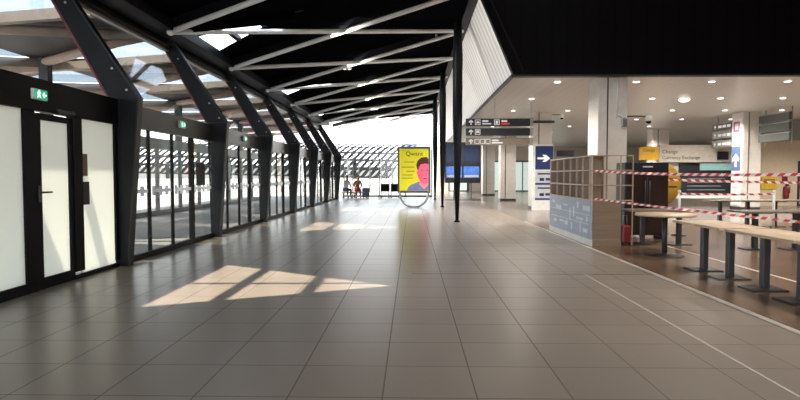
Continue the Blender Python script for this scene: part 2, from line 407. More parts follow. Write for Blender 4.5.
def ring_rect(o, u, v, w, h, k, t):
    """hollow rectangle as one connected mesh"""
    mb = MB(); o, u, v, t = map(Vector, (o, u, v, t))
    out = [(-w/2,-h/2),(w/2,-h/2),(w/2,h/2),(-w/2,h/2)]; inn = [(-w/2+k,-h/2+k),(w/2-k,-h/2+k),(w/2-k,h/2-k),(-w/2+k,h/2-k)]
    def V(p, d): return mb.bm.verts.new(o+u*p[0]+v*p[1]+t*d)
    A = [V(p,0) for p in out]; B = [V(p,0) for p in inn]; C_ = [V(p,1) for p in out]; D = [V(p,1) for p in inn]
    for i in range(4):
        j = (i+1)%4
        mb.bm.faces.new([A[i],A[j],B[j],B[i]]); mb.bm.faces.new([C_[j],C_[i],D[i],D[j]])
        mb.bm.faces.new([A[j],A[i],C_[i],C_[j]]); mb.bm.faces.new([B[i],B[j],D[j],D[i]])
    bmesh.ops.recalc_face_normals(mb.bm, faces=mb.bm.faces[:])
    return mb
ORD = ['first','second','third','fourth','fifth','sixth','seventh','eighth','ninth','tenth','eleventh']

# ------------------------------------------------------------------ camera, sky, sun
H = 1.4
cam = bpy.data.cameras.new('camera'); co = bpy.data.objects.new('camera', cam); COL.objects.link(co)
co.location = (0, 0, H); co.rotation_euler = (R(90-2.41), 0, R(1.21))
cam.sensor_width = 36; cam.lens = 570/800*36; cam.clip_end = 600
SC.camera = co

w = bpy.data.worlds.new('sky'); SC.world = w; w.use_nodes = True
nt = w.node_tree; nt.nodes.clear()
wo = nt.nodes.new('ShaderNodeOutputWorld'); bg = nt.nodes.new('ShaderNodeBackground')
tc = nt.nodes.new('ShaderNodeTexCoord'); sp = nt.nodes.new('ShaderNodeSeparateXYZ'); nt.links.new(tc.outputs['Generated'], sp.inputs[0])
cr = nt.nodes.new('ShaderNodeValToRGB')
cr.color_ramp.elements[0].position = 0.10; cr.color_ramp.elements[0].color = (1.0, 1.0, 1.0, 1)
cr.color_ramp.elements[1].position = 1.0; cr.color_ramp.elements[1].color = (0.34, 0.42, 0.54, 1)
e_ = cr.color_ramp.elements.new(0.28); e_.color = (0.52, 0.60, 0.69, 1)
nt.links.new(sp.outputs[2], cr.inputs[0]); nt.links.new(cr.outputs[0], bg.inputs[0]); bg.inputs[1].default_value = 3.0
nt.links.new(bg.outputs[0], wo.inputs[0])
sl = bpy.data.lights.new('sun', 'SUN'); sl.energy = 8.0; sl.color = (1.0, 0.86, 0.70); sl.angle = R(0.6)
so = bpy.data.objects.new('sun', sl); COL.objects.link(so)
SUN = Vector((2.1, 1.75, -4.5))
so.rotation_euler = SUN.to_track_quat('-Z', 'Y').to_euler(); so.location = (-10, -10, 20)
SC.view_settings.view_transform = 'Standard'; SC.view_settings.look = 'None'; SC.view_settings.exposure = 0.85
SC.cycles.transparent_max_bounces = 32; SC.cycles.max_bounces = 10

# ------------------------------------------------------------------ floors and ground
struct('ground_plaza', MB().box(-80, 40, -30, 160, -0.4, -0.06), M['concrete'])
struct('floor', MB().box(-4.62, 3.45, -6, 38.6, -0.3, 0), M['tile'])
struct('floor_cafe', MB().box(3.45, 26, -6, 17.5, -0.3, 0), M['plank'])
struct('floor_hall', MB().box(3.45, 26, 17.5, 52, -0.3, 0).box(1.5, 3.45, 38.6, 52, -0.3, 0), M['tile_hall'])
struct('trim_1', MB().box(3.43, 3.50, -6, 17.5, -0.01, 0.004), M['kerb'])
struct('trim_2', MB().box(2.452, 2.468, -6, 8.13, -0.01, 0.002), M['trim_white'])
struct('trim_3', MB().box(0.0, 3.43, 8.12, 8.15, -0.01, 0.002), M['trim_metal'])
struct('trim_4', MB().box(5.06, 5.11, 5.5, 11.6, -0.01, 0.003), M['trim_white'])

# ------------------------------------------------------------------ left glazed wall
FY0, FS = 8.72, 4.2
fin_y = [FY0 + FS*i for i in range(-2, 7)]
XW = -4.58
def rib(y, label):
    t = thing('folded_rib', label, 'rib', (-4.55, y, 0), 'folded ribs of the glazed wall')
    T = (0, 0.14, 0)
    MB().prism([(-4.60,0),(-4.42,0),(-4.22,2.61),(-4.66,2.61)], (0,y,0), FX, FZ, T).build('lower_leg', M['rib'], t)
    MB().prism([(-4.66,2.613),(-4.22,2.613),(-5.44,4.45),(-5.70,4.45)], (0,y,0), FX, FZ, T).build('upper_arm', M['rib'], t)
    e = MB().prism([(-4.422,0),(-4.40,0),(-4.195,2.61),(-5.41,4.45),(-5.445,4.45),(-4.222,2.61)], (0,y-0.004,0), FX, FZ, (0,0.148,0))
    e.build('inner_edge', M['rib_edge'], t)
    MB().prism([(-4.69,2.61),(-4.655,2.61),(-5.695,4.45),(-5.73,4.45)], (0,y-0.006,0), FX, FZ, (0,0.05,0)).build('red_seal', M['red_seal'], t)
    for (a, b) in ((-4.38, 2.72), (-5.30, 4.05), (-4.60, 3.05)):
        MB().tube((a, y+0.002, b), (a, y-0.012, b), 0.018, n=8).build('bolt', M['steel'], t)
    return t
rlab = {2:'nearest full black folded steel rib beside the frosted panels', 3:'second full black folded rib from the camera, after the first clear glazed bay',
        4:'third full black folded rib from the camera on the glazed wall', 5:'fourth full black folded rib from the camera on the glazed wall',
        6:'fifth full black folded rib from the camera on the glazed wall', 7:'sixth black folded rib, last but one before the open end',
        8:'farthest black folded rib, at the open end beside the seated people'}
for i, y in enumerate(fin_y):
    if i < 2: continue
    rib(y, rlab[i])

def upper_pane(par, ya, yb):
    MB().prism([(-4.70,2.60),(-4.685,2.60),(-5.665,4.40),(-5.68,4.40)], (0,ya,0), FX, FZ, (0,yb-ya,0)).build('upper_pane', M['glass_up'], par)
def frame_bar(par, name, ya, yb, za, zb, d=0.05):
    return MB().box(XW-d, XW+d*0.8, ya, yb, za, zb).build(name, M['black'], par)
# near bays with frosted glass
w1 = struct_empty('window_1', (XW, 4.8, 0))
for ya, yb in ((0.75, 2.6), (2.7, 4.5)):
    MB().box(XW-0.01, XW+0.01, ya, yb, 0.1, 2.2).build('glass_pane', M['frost'], w1)
    frame_bar(w1, 'mullion', yb, yb+0.1, 0.1, 2.19)
frame_bar(w1, 'bottom_rail', 0.4, 4.64, 0, 0.1); frame_bar(w1, 'transom', 0.4, 4.64, 2.19, 2.58, 0.07); upper_pane(w1, 0.45, 4.5)
w2 = struct_empty('window_2', (XW, 4.9, 0))
MB().box(XW-0.01, XW+0.01, 4.7, 6.62, 0.1, 2.2).build('glass_pane', M['frost'], w2)
MB().box(XW-0.01, XW+0.01, 7.76, 8.66, 0.06, 2.2).build('glass_pane', M['frost'], w2)
frame_bar(w2, 'mullion', 6.60, 6.80, 0.1, 2.19); frame_bar(w2, 'mullion', 7.57, 7.78, 0.1, 2.19); frame_bar(w2, 'mullion', 8.64, 8.72, 0.1, 2.19)
frame_bar(w2, 'bottom_rail', 4.65, 6.80, 0, 0.12); frame_bar(w2, 'bottom_rail', 7.57, 8.72, 0, 0.06)
frame_bar(w2, 'transom', 4.65, 8.72, 2.19, 2.58, 0.07); upper_pane(w2, 4.66, 8.72)
d1 = struct_empty('door_1', (XW, 6.9, 0))
frame_bar(d1, 'door_stile', 6.80, 6.92, 0.002, 2.17, 0.035); frame_bar(d1, 'door_stile', 7.49, 7.57, 0.002, 2.17, 0.035)
frame_bar(d1, 'door_rail', 6.92, 7.49, 0.002, 0.14, 0.035); frame_bar(d1, 'door_rail', 6.92, 7.49, 2.09, 2.17, 0.035)
MB().box(XW-0.008, XW+0.008, 6.91, 7.50, 0.13, 2.1).build('glass_pane', M['frost'], d1)
hd = MB().box(XW+0.028, XW+0.05, 6.84, 6.88, 1.08, 1.28, 0.006).build('lock_plate', M['frame_grey'], d1)
MB().sweep([(XW+0.04,6.86,1.2),(XW+0.09,6.86,1.2),(XW+0.10,6.885,1.2),(XW+0.10,7.0,1.2)], 0.012, up=(0,0,1)).build('door_handle', M['frame_grey'], d1)
MB().box(XW+0.04, XW+0.10, 7.2, 7.54, 2.20, 2.25, 0.008).build('door_closer', M['frame_grey'], d1)
# notices on the frosted panel
tag(MB().box(XW+0.012, XW+0.02, 7.78, 7.93, 1.40, 1.71).build('notice_plate', M['tan_notice']), 'tan paper notice on the frosted panel right of the near door', 'notice')
tag(MB().box(XW+0.012, XW+0.03, 7.78, 7.95, 1.00, 1.32, 0.004).build('notice_plate', M['dark_notice']), 'dark grey notice plate below the tan notice by the near door', 'notice')
# exit signs on the transoms
def exit_sign(x, y, z, label, s=1.0):
    t = thing('exit_sign', label, 'exit sign', (x, y, z), 'green exit signs on the glazed wall')
    # hung across the hall, facing the camera side
    MB().box(x+0.00, x+0.05*s, y-0.15*s, y+0.15*s, z-0.075*s, z+0.075*s, 0.008).build('housing', M['white'], t)
    MB().box(x+0.05*s, x+0.055*s, y-0.14*s, y+0.14*s, z-0.065*s, z+0.065*s).build('sign_face', M['exit'], t)
    U = (0,1,0); o = (x+0.056*s, y+0.07*s, z)
    MB().prism([(-y_*0.09*s, x_*0.09*s) for x_, y_ in ARROW_UP][::-1], o, U, FZ, (0.003,0,0)).build('arrow_symbol', M['exit_w'], t)
    run = [(-.04,-.05),(-.02,-.05),(.0,-.02),(.03,-.05),(.045,-.04),(.02,.0),(.02,.02),(.04,.015),(.045,.025),(.02,.04),(.015,.06),(-.005,.06),(-.005,.04),(-.03,.03),(-.04,.0),(-.03,-.005),(-.02,.015),(-.015,.0)]
    MB().prism([(a*s, b*s) for a, b in run], (x+0.056*s, y-0.05*s, z), U, FZ, (0.003,0,0)).build('running_figure', M['exit_w'], t)
exit_sign(XW+0.06, 6.83, 2.38, 'lit green exit sign on the black transom above the near door', 0.85)
exit_sign(XW+0.06, 11.1, 2.40, 'lit green exit sign above the first clear glazed bay', 0.9)
exit_sign(XW+0.06, 15.3, 2.40, 'lit green exit sign above the second clear glazed bay', 0.9)

def decal(par, ya, yb, z):
    n = max(3, int((yb-ya)/0.12)); s = (yb-ya)/n; top = []; bot = []
    for i in range(n):
        h = 0.085 if i % 2 == 0 else 0.03
        a, b = ya+i*s, ya+(i+1)*s
        top += [(a, h), (b, h)]; bot += [(a, -h), (b, -h)]
    MB().prism(top + bot[::-1], (XW+0.012, 0, z), (0,1,0), FZ, (0.003,0,0)).build('decal_band', M['decal'], par)
offs = [0.10, 1.10, 2.06, 3.02, FS-0.02]
for b in range(2, 8):
    y0 = fin_y[b]; wn = struct_empty('window_%d' % (b+1), (XW, y0, 0))
    for k in range(4):
        ya, yb = y0+offs[k]+0.04, y0+offs[k+1]
        MB().box(XW-0.008, XW+0.008, ya, yb, 0.10, 2.2).build('glass_pane', M['glass'], wn)
        if b < 6: decal(wn, ya+0.06, yb-0.06, 1.14)
        th = 0.10 if k == 2 else 0.045
        if k < 3: frame_bar(wn, 'mullion', yb-th/2+0.02, yb+th/2+0.02, 0.1, 2.19, 0.03 if k != 2 else 0.05)
    frame_bar(wn, 'bottom_rail', y0+0.14, y0+FS, 0, 0.10)
    frame_bar(wn, 'transom', y0+0.14, y0+FS, 2.19, 2.56, 0.07).data.materials[0] = M['transom']
    upper_pane(wn, y0+0.14, y0+FS)
tag(MB().box(XW+0.02, XW+0.03, 11.95, 12.45, 1.2, 1.68, 0.004).build('notice_plate', M['dark_notice']), 'dark notice board hung inside the first clear glazed bay', 'notice')
struct('trim_5', MB().bar((-5.56, -5, 4.24), (-5.56, 35, 4.24), 0.10, 0.05), M['rail'])
struct('trim_6', MB().bar((-5.48, -5, 4.30), (-5.48, 35, 4.30), 0.06, 0.05), M['black'])

# ------------------------------------------------------------------ roof
def rz(x): return 4.5 + 0.22*(x+5.2)
DZ = 0.28
def dk(x, y): return (x, y, rz(x)+DZ)
sky0 = [4.1 + 8.36*j for j in range(-1, 5)]
mb = MB()
XL, XA, XB, XR = -5.95, -5.2, -2.75, 1.8
def strip(x0, x1, ya0, ya1, yb0, yb1):
    mb.face(dk(x0, ya0), dk(x1, ya1), dk(x1, yb1), dk(x0, yb0))
yend = lambda x: 35.0 + (x-XL)/(XR-XL)*9.0
strip(XL, XA, -6, -6, yend(XL), yend(XA)); strip(XB, XR, -6, -6, yend(XB), yend(XR))
prev_a = prev_b = -6
for y0 in sky0:
    if y0 > 33: break
    strip(XA, XB, prev_a, prev_b, y0, y0+1.05); prev_a, prev_b = y0+2.95, y0+1.05
strip(XA, XB, prev_a, prev_b, yend(XA), yend(XB))
roof = mb.build('ceiling', M['deck']); roof['kind'] = 'structure'
n_w = 9
for y0 in sky0:
    if y0 > 33: continue
    sk = struct_empty('window_%d' % n_w, (XA, y0, rz(XA)+DZ)); n_w += 1
    ym = y0+1.05; ye = y0+2.95
    z = lambda x: rz(x)+DZ+0.02
    MB().face((XA,y0,z(XA)),(XB,ym,z(XB)),(XA,ye,z(XA))).build('skylight_pane', M['glass_sky'], sk)
    def ylim(x):
        f = (x-XA)/(XB-XA); return y0+f*1.05, ye-f*(ye-ym)
    kb = Vector((0, -0.03, 0.0)); dn = Vector((0, 0, -0.33))
    p_, q_ = Vector((XA, y0, z(XA))), Vector((XB, ym, z(XB)))
    MB().prism([(0,0),(1,0),(1,1),(0,1)], p_+kb, q_-p_, dn, (0,-0.03,0)).build('skylight_kerb', M['deck'], sk)
    for xb in (-4.50, -3.66):
        a, b = ylim(xb); MB().bar((xb,a,z(xb)),(xb,b,z(xb)),0.13,0.10).build('glazing_bar', M['black'], sk)
    MB().bar((XA,y0+1.35,z(XA)),(XB+0.4,y0+1.2,z(XB+0.4)),0.06,0.08).build('glazing_bar', M['black'], sk)
# dark folded facets hanging between the tubes (kept small, under the deck)
LX, RX = -5.2, 1.6
def LN(k): return (LX, 12.3+4.15*k, 4.5)
def RN(k): return (RX, 14.2+4.15*k, rz(RX))
fac = 0
for k in range(-1, 8):
    t = thing('roof_truss', 'white tubular V brace under the black roof, %s from the camera' % ORD[k+1], 'roof brace', LN(k), 'white tubular braces under the roof')
    a = Vector(LN(k))
    for kk in (k-1, k+1):
        b = Vector(RN(kk))
        if kk < -4: continue
        MB().tube(a, b, 0.06).build('brace_tube', M['tube'], t)
    MB().ball(a, 0.085, 0.085, 0.085).build('end_joint', M['tube'], t)
# deep black purlins along the nodes
struct('trim_7', MB().bar((LX-0.15, -6, 4.62), (LX-0.15, 35.2, 4.62), 0.5, 0.22), M['black'])
struct('trim_8', MB().bar((1.62, -6, 6.18), (1.62, 43.5, 6.18), 0.26, 0.30), M['black'])
for k in range(-2, 7):   # folded webs between deck and each second diagonal
    a, b = Vector(LN(k)), Vector(RN(k-1)); up = Vector((0,0,DZ+0.02))
    o = MB(); o.face(a+Vector((0,0,.06)), b+Vector((0,0,.06)), b+up, a+up); o = o.build('ceiling_web', M['facet']); o['kind'] = 'structure'
for k in (-2, 0, 2, 4, 6):
    a, b, c = [Vector(v)+Vector((0,0,0.09)) for v in (LN(k), RN(k-1), RN(k+1))]
    qx = Vector((-2.6, a.y+0.72, rz(-2.6)+0.09))
    o = MB(); o.face(a, b, c, qx); o = o.build('ceiling_panel', M['deck']); o['kind'] = 'structure'
def spot(x, y, z, label, grp):
    t = thing('ceiling_spotlight', label, 'spotlight', (x,y,z), grp)
    MB().tube((x,y,z), (x,y,z-0.14), 0.012, n=8).build('stem', M['white'], t)
    MB().box(x-0.16, x+0.16, y-0.09, y+0.09, z-0.22, z-0.13, 0.02).build('housing', M['white'], t)
    for s in (-1, 1):
        MB().tube((x+s*0.08,y,z-0.215), (x+s*0.08,y,z-0.23), 0.055, n=14).build('lens', M['lamp_dim'], t)
for i, y in enumerate((14.4, 18.7, 22.9, 27.1, 31.3, 35.4)):
    spot(0.9, y, rz(0.9)+DZ-0.02, 'twin white spotlight under the roof near the black columns, %s from the camera' % ORD[i], 'spotlights on the column side of the roof')
for i, y in enumerate((20.3, 28.6)):
    spot(-2.3, y, rz(-2.3)+DZ-0.02, ('nearer' if i == 0 else 'farther') + ' twin white spotlight under the middle of the black roof', 'spotlights under the middle of the roof')

# ------------------------------------------------------------------ outdoor canopy beyond the glazed wall
def cz(x): return 4.72 - (-5.95-x)*0.066
mb = MB()
def q(*p): mb.face(*[(x, y, cz(x)) for x, y in p])
ys = [1.2 + FS*i for i in range(-2, 9)]
XS = [-5.95, -6.1, -9.3, -9.9, -12.7, -13.6]
for i in (0, 2, 4): q((XS[i],-8),(XS[i],38),(XS[i+1],38),(XS[i+1],-8))
for (xa, xb, sh, wd, step) in ((XS[1], XS[2], 0.0, 2.3, 1), (XS[3], XS[4], 2.2, 2.9, 1)):
    pa = pb = -8
    for y0 in ys[::step]:
        y0 += sh
        q((xa,pa),(xa,y0),(xb,y0+1.2),(xb,pb)); pa, pb = y0+wd, y0+1.2
    q((xa,pa),(xa,38.5),(xb,38.5),(xb,pb))
cp = struct_empty('window_30', (-6.1, 0, 4.7))
for (xa, xb, sh, wd) in ((XS[1], XS[2], 0.0, 2.3), (XS[3], XS[4], 2.2, 2.9)):
    for y0 in ys:
        y0 += sh; MB().face((xa,y0,cz(xa)+0.02),(xb,y0+1.2,cz(xb)+0.02),(xa,y0+wd,cz(xa)+0.02)).build('glass_pane', M['glass_can' if xa < -7 else 'glass_row'], cp)
cn = mb.build('ceiling_canopy', M['canopy']); cn['kind'] = 'structure'
for i, y0 in enumerate(ys[3:]):
    t = thing('canopy_brace', 'tan tubular brace under the outdoor canopy, %s from the camera end' % ORD[i], 'canopy brace', (-5.95, y0, cz(-5.95)), 'tan braces under the outdoor canopy')
    a = Vector((-6.1, y0+3.3, cz(-6.1)-0.14))
    for dy in (-1.85, 1.85):
        m_ = Vector((-9.6, a.y+dy, cz(-9.6)-0.14))
        MB().tube(a, m_, 0.11).build('brace_tube', M['tantube'], t)
        MB().tube(m_, (-13.4, a.y+0.05, cz(-13.4)-0.14), 0.11).build('brace_tube', M['tantube'], t)
    MB().bar((-6.05, y0+1.2, cz(-6.05)-0.2), (-13.4, y0+1.35, cz(-13.4)-0.2), 0.16, 0.2).build('cross_beam', M['tantube'], t)
struct('trim_9', MB().bar((-13.6, -8, cz(-13.6)), (-13.6, 38, cz(-13.6)), 0.2, 0.30), M['outband'])
struct('trim_13', MB().box(-5.80, -5.70, -6, 35, 4.32, 4.70), M['black'])
# outer screen across the covered way
os_ = struct_empty('wall_outer_screen', (-9.5, 0, 0))
MB().box(-9.55, -9.45, -6, 38, -0.06, 0.12).build('bottom_rail', M['outpost'], os_)
MB().box(-9.58, -9.42, -6, 38, 2.42, 2.80).build('top_band', M['outband'], os_)
for i in range(21):
    y = -4 + 2.09*i
    MB().box(-9.56, -9.44, y-0.06, y+0.06, 0.12, 2.42).build('post', M['outpost'], os_)
for i in range(9):
    y = -3 + FS*i
    MB().box(-9.62, -9.38, y+0.8, y+1.0, 2.8, cz(-9.5)-0.02).build('canopy_post', M['outpost'], os_)

# ------------------------------------------------------------------ far end glass screen
we = struct_empty('window_20', (0, 38.5, 0))
xs = [-4.6, -4.0, -2.22, -0.45, 1.3]
for i, x in enumerate(xs):
    MB().box(x-0.035, x+0.035, 38.47, 38.53, 0.0, 3.2).build('post', M['outpost'], we)
    if i: MB().box(xs[i-1]+0.035, x-0.035, 38.495, 38.505, 0.1, 3.15).build('glass_pane', M['glass'], we)
MB().box(-4.6, 1.3, 38.46, 38.54, 0, 0.1).build('bottom_rail', M['outpost'], we)

# ------------------------------------------------------------------ right side shell
def ext(x0, x1, y0, y1, z0, z1): return MB().box(x0, x1, y0, y1, z0, z1)
struct('wall_soffit', MB().prism([(1.50,6.60),(2.60,4.0),(2.66,4.02),(1.58,6.60)], (0,14.95,0), FX, FZ, (0,29,0)), M['corrug'])
struct('trim_10', MB().bar((2.60, 14.9, 3.985), (2.60, 44, 3.985), 0.09, 0.07), M['frame_grey'])
struct('wall_fascia', MB().prism([(2.60,4.0),(26,4.0),(26,8),(0.9,8)], (0,14.8,0), FX, FZ, (0,0.2,0)), M['fascia'])
struct('trim_11', ext(2.62, 26, 14.78, 15.02, 3.955, 4.0), M['rib_edge'])
struct('ceiling_hall', ext(2.6, 26, 15, 52, 4.0, 4.1), M['ceil'])
struct('ceiling_cafe', ext(1.5, 26, -6, 14.8, 7.0, 7.1), M['darkceil'])
struct('wall_right', ext(26, 26.2, -6, 52, 0, 7.1), M['beige'])
struct('wall_rear', ext(3.5, 26, -6.2, -6, 0, 7.1), M['beige'])
wb = struct('wall_back', ext(2.0, 26, 52, 52.2, 0, 4.1), M['beige'])
# cream partition on the right with a door and a grey band above
struct('wall_cream', ext(15.3, 26, 27, 27.2, 0, 3.05), M['cream'])
struct('trim_12', ext(15.3, 26, 26.98, 27.2, 3.05, 4.0), M['greyband'])
dr = struct_empty('door_2', (18.2, 26.9, 0))
ring_rect((18.55, 27.0, 1.05), FX, FZ, 1.15, 2.1, 0.09, (0,-0.05,0)).build('door_frame', M['frame_grey'], dr)
MB().box(18.07, 19.03, 26.97, 27.0, 0.0, 2.0).build('door_leaf', M['cream'], dr)
# lit glazed doors at the far back
for i, (x0, x1) in enumerate(((3.4,5.0),(6.6,8.2),(9.2,10.8),(12.0,13.6))):
    d = struct_empty('door_%d' % (i+3), (x0, 51.95, 0))
    MB().box(x0, x1, 51.94, 51.98, 0.05, 2.7).build('glass_pane', M['backlit'], d)
    ring_rect(((x0+x1)/2, 51.93, 1.38), FX, FZ, x1-x0+0.2, 2.8, 0.12, (0,-0.05,0)).build('door_frame', M['frame_grey'], d)
    MB().box((x0+x1)/2-0.04, (x0+x1)/2+0.04, 51.88, 51.94, 0.05, 2.7).build('mullion', M['frame_grey'], d)

# ------------------------------------------------------------------ black tapered columns
for y, lab in ((17.33, 'nearest black tapered steel column, in front of the direction signs'), (25.7, 'second black tapered column, right behind the yellow poster stand'), (34.05, 'farthest black tapered column, beyond the poster stand')):
    t = thing('tapered_column', lab, 'column', (1.37, y, 0), 'black tapered columns along the roof edge')
    MB().lathe([(0.05,0.05),(0.10,1.4),(0.145,3.2),(0.15,5.0),(0.11,6.02)], (1.37,y,0), 20).build('shaft', M['black'], t)
    MB().lathe([(0.09,0),(0.09,0.03),(0.055,0.06)], (1.37,y,0), 20).build('foot', M['black'], t)

# ------------------------------------------------------------------ square building columns
def bcol(x, y, w, d, label, pipes=False):
    t = thing('building_column', label, 'column', (x,y,0), 'square pale columns of the hall')
    MB().box(x-w/2, x+w/2, y-d/2, y+d/2, 0, 4.0, 0.02).build('shaft', M['column'], t)
    MB().box(x-w/2-0.012, x+w/2+0.012, y-d/2-0.012, y+d/2+0.012, 0, 0.14).build('plinth', M['frame_grey'], t)
    MB().box(x-w/2+0.30*w, x-w/2+0.34*w, y-d/2-0.01, y-d/2, 0.15, 3.99).build('joint_strip', M['frame_grey'], t)
    if pipes:
        MB().tube((x+0.10,y-d/2-0.03,2.9),(x+0.10,y-d/2-0.03,3.99),0.022).build('conduit', M['white'], t)
        MB().sweep([(x+0.10,y-d/2-0.03,3.0),(x+0.24,y-d/2-0.03,2.95),(x+0.26,y-d/2-0.03,2.86)],0.02,up=(0,1,0)).build('conduit', M['white'], t)
        MB().box(x+0.22,x+0.35,y-d/2-0.09,y-d/2,2.68,2.9,0.01).build('junction_box', M['steel'], t)
    return t
bcol(5.23, 15.48, 0.76, 0.85, 'large square pale column just behind the shelf kiosk', True)
bcol(5.32, 23.9, 0.78, 0.8, 'square pale column behind the blue arrow panel')
bcol(5.35, 32.3, 0.85, 0.8, 'square pale column left of the blue arrow panel, wider of the two')
bcol(5.40, 40.7, 0.85, 0.8, 'farthest square pale column, nearest the flight screens')
bcol(13.76, 23.85, 0.75, 0.8, 'square pale column carrying the blue up arrow poster')
bcol(13.75, 32.3, 0.9, 0.8, 'square pale column rising behind the currency exchange sign')
tag(MB().box(4.85, 5.8, 23.42, 23.49, 3.55, 3.66, 0.01).build('cable_tray', M['frame_grey']), 'brown grey cable tray across the second column, above the blue panel', 'cable tray')

# security cameras
def seccam(x, y, z, x_arm, label):
    t = thing('security_camera', label, 'camera', (x,y,z))
    MB().tube((x_arm,y,z),(x,y,z),0.018,n=8).build('arm', M['frame_grey'], t)
    MB().lathe([(0.03,0.02),(0.085,0.0),(0.09,-0.10),(0.07,-0.13)],(x,y,z),18).build('housing', M['white'], t)
    MB().ball((x,y,z-0.13),0.07,0.07,0.07).build('dome', M['black'], t)
seccam(6.22, 15.2, 2.97, 5.58, 'white dome security camera on an arm right of the large column')
t_ = seccam(6.1, 23.5, 3.9, 5.7, 'white dome security camera on an arm right of the second column')

# ------------------------------------------------------------------ downlights in the hall ceiling
def downlight(x, y, r, label, grp, big=False):
    t = thing('downlight', label, 'ceiling light', (x,y,4.0), grp)
    MB().lathe([(r*1.25,0.0),(r*1.25,-0.012),(r,-0.02)],(x,y,4.0),18).build('trim_ring', M['white'], t)
    MB().lathe([(r,-0.0205),(r,-0.03 if not big else -0.06),(r*0.6,-0.032 if not big else -0.10)],(x,y,4.0),18).build('lens', M['lamp'], t)
rows = {15.9:'first row behind the black bulkhead', 19.3:'second row behind the black bulkhead', 22.8:'third row behind the black bulkhead', 26.4:'fourth row behind the black bulkhead'}
colname = ['first','second','third','fourth','fifth','sixth']
for y, rn in rows.items():
    for i, x in enumerate((4.0, 6.15, 8.2, 10.25, 12.3, 14.5)):
        if y == 19.3 and i == 2: x = 8.0
        downlight(x, y, 0.085, 'small round downlight, %s from the left in the %s' % (colname[i], rn), 'small downlights in the hall ceiling')
downlight(9.15, 19.5, 0.17, 'large bright round dome light among the small downlights', None, True)
for y in (30.0, 34.0, 40.0):
    for i, x in enumerate((4.2, 8.2, 12.3)):
        downlight(x, y, 0.085, 'small round downlight deep in the hall, %s of the row, row %s' % (['left','middle','right'][i], {30.0:'nearest',34.0:'middle',40.0:'farthest'}[y]), 'downlights deep in the hall')
def lamp(x, y, z, e, rad=0.12, spot=True, size=2.6, col=(1,0.93,0.84)):
    l = bpy.data.lights.new('hall_lamp', 'SPOT' if spot else 'POINT'); l.energy = e; l.shadow_soft_size = rad; l.color = col
    if spot: l.spot_size = size; l.spot_blend = 0.6
    o = bpy.data.objects.new('hall_lamp', l); COL.objects.link(o); o.location = (x,y,z)
for x in (3.0, 8.2, 12.3, 17.0):
    for y in (16.0, 20.5, 23.2, 31.0, 40.0):
        lamp(x, y, 3.88, 360)
for x in (5.5, 9.5, 14.0):      # unseen lamps added to brighten the café and the large column
    for y in (2.0, 6.0, 10.5):
        lamp(x, y, 6.6, 380, 0.15, True, 2.2)

for y in (15.6, 19.8, 24.0, 28.2, 32.4, 36.6):    # unseen fill lamps in mid-air, added to brighten the pale soffit
    l = bpy.data.lights.new('soffit_fill', 'SPOT'); l.energy = 330; l.color = (1, 0.96, 0.9); l.shadow_soft_size = 0.15; l.spot_size = 1.3; l.spot_blend = 0.8
    o = bpy.data.objects.new('soffit_fill', l); COL.objects.link(o); o.location = (-2.3, y-0.4, 5.0)
    o.rotation_euler = Vector((4.4, 0.6, 0.2)).to_track_quat('-Z', 'Y').to_euler()
# ------------------------------------------------------------------ hanging direction signs
def lbar(par, x0, x1, y, z0, z1, mat, name='lettering'):
    MB().box(x0, x1, y-0.004, y, z0, z1).build(name, mat, par)
def picto(par, x, z, y, s, kind='box'):
    ring_rect((x, y, z), FX, FZ, s, s, s*0.12, TY).build('pictogram', M['glyph'], par)
    if kind == 'bus': MB().prism([(-.3,-.25),(-.18,-.25),(-.18,-.16),(.18,-.16),(.18,-.25),(.3,-.25),(.3,.28),(-.3,.28)],(x,y,z),(s,0,0),(0,0,s),TY).build('pictogram', M['glyph'], par)
    elif kind == 'car': MB().prism([(-.32,-.2),(.32,-.2),(.32,.02),(.2,.05),(.12,.25),(-.12,.25),(-.2,.05),(-.32,.02)],(x,y,z),(s,0,0),(0,0,s),TY).build('pictogram', M['glyph'], par)
    elif kind == 'train': MB().prism([(-.22,-.3),(.22,-.3),(.25,.1),(.12,.3),(-.12,.3),(-.25,.1)],(x,y,z),(s,0,0),(0,0,s),TY).build('pictogram', M['glyph'], par)
DY = 19.0
def dirsign(z0, z1, mat, label, fill):
    t = thing('direction_sign', label, 'direction sign', (2.8, DY, z0), 'stacked boards of the hanging direction sign')
    MB().box(1.78, 3.90, DY, DY+0.10, z0, z1, 0.006).build('board', mat, t)
    MB().box(3.90, 4.00, DY-0.003, DY+0.10, z0-0.02, z1+0.02).build('end_cap', M['steel'], t)
    fill(t, (z0+z1)/2, z1-z0, DY-0.001); return t
def f1(t, zc, h, y):
    arrow((1.95,y,zc), FX, FZ, 0.17, TY).build('arrow_symbol', M['glyph'], t)
    picto(t, 2.17, zc, y, 0.18, 'car'); lbar(t,2.32,2.52,y,zc+0.01,zc+0.07,M['glyph']); lbar(t,2.32,2.62,y,zc-0.07,zc-0.03,M['glyph'])
    picto(t, 2.80, zc, y, 0.18, 'train'); lbar(t,2.95,3.14,y,zc+0.01,zc+0.07,M['glyph']); lbar(t,2.95,3.22,y,zc-0.08,zc-0.02,M['glyph_red'])
def f2(t, zc, h, y):
    arrow((1.95,y,zc), FX, FZ, 0.17, TY).build('arrow_symbol', M['glyph'], t); picto(t, 2.17, zc, y, 0.18, 'bus')
def f3(t, zc, h, y):
    arrow((1.95,y,zc), FX, FZ, 0.17, TY).build('arrow_symbol', M['glyph'], t)
    for x in (2.15, 2.33, 2.51): picto(t, x, zc, y, 0.16)
    lbar(t,2.64,2.86,y,zc+0.01,zc+0.06,M['glyph']); lbar(t,2.64,3.0,y,zc-0.07,zc-0.02,M['glyph'])
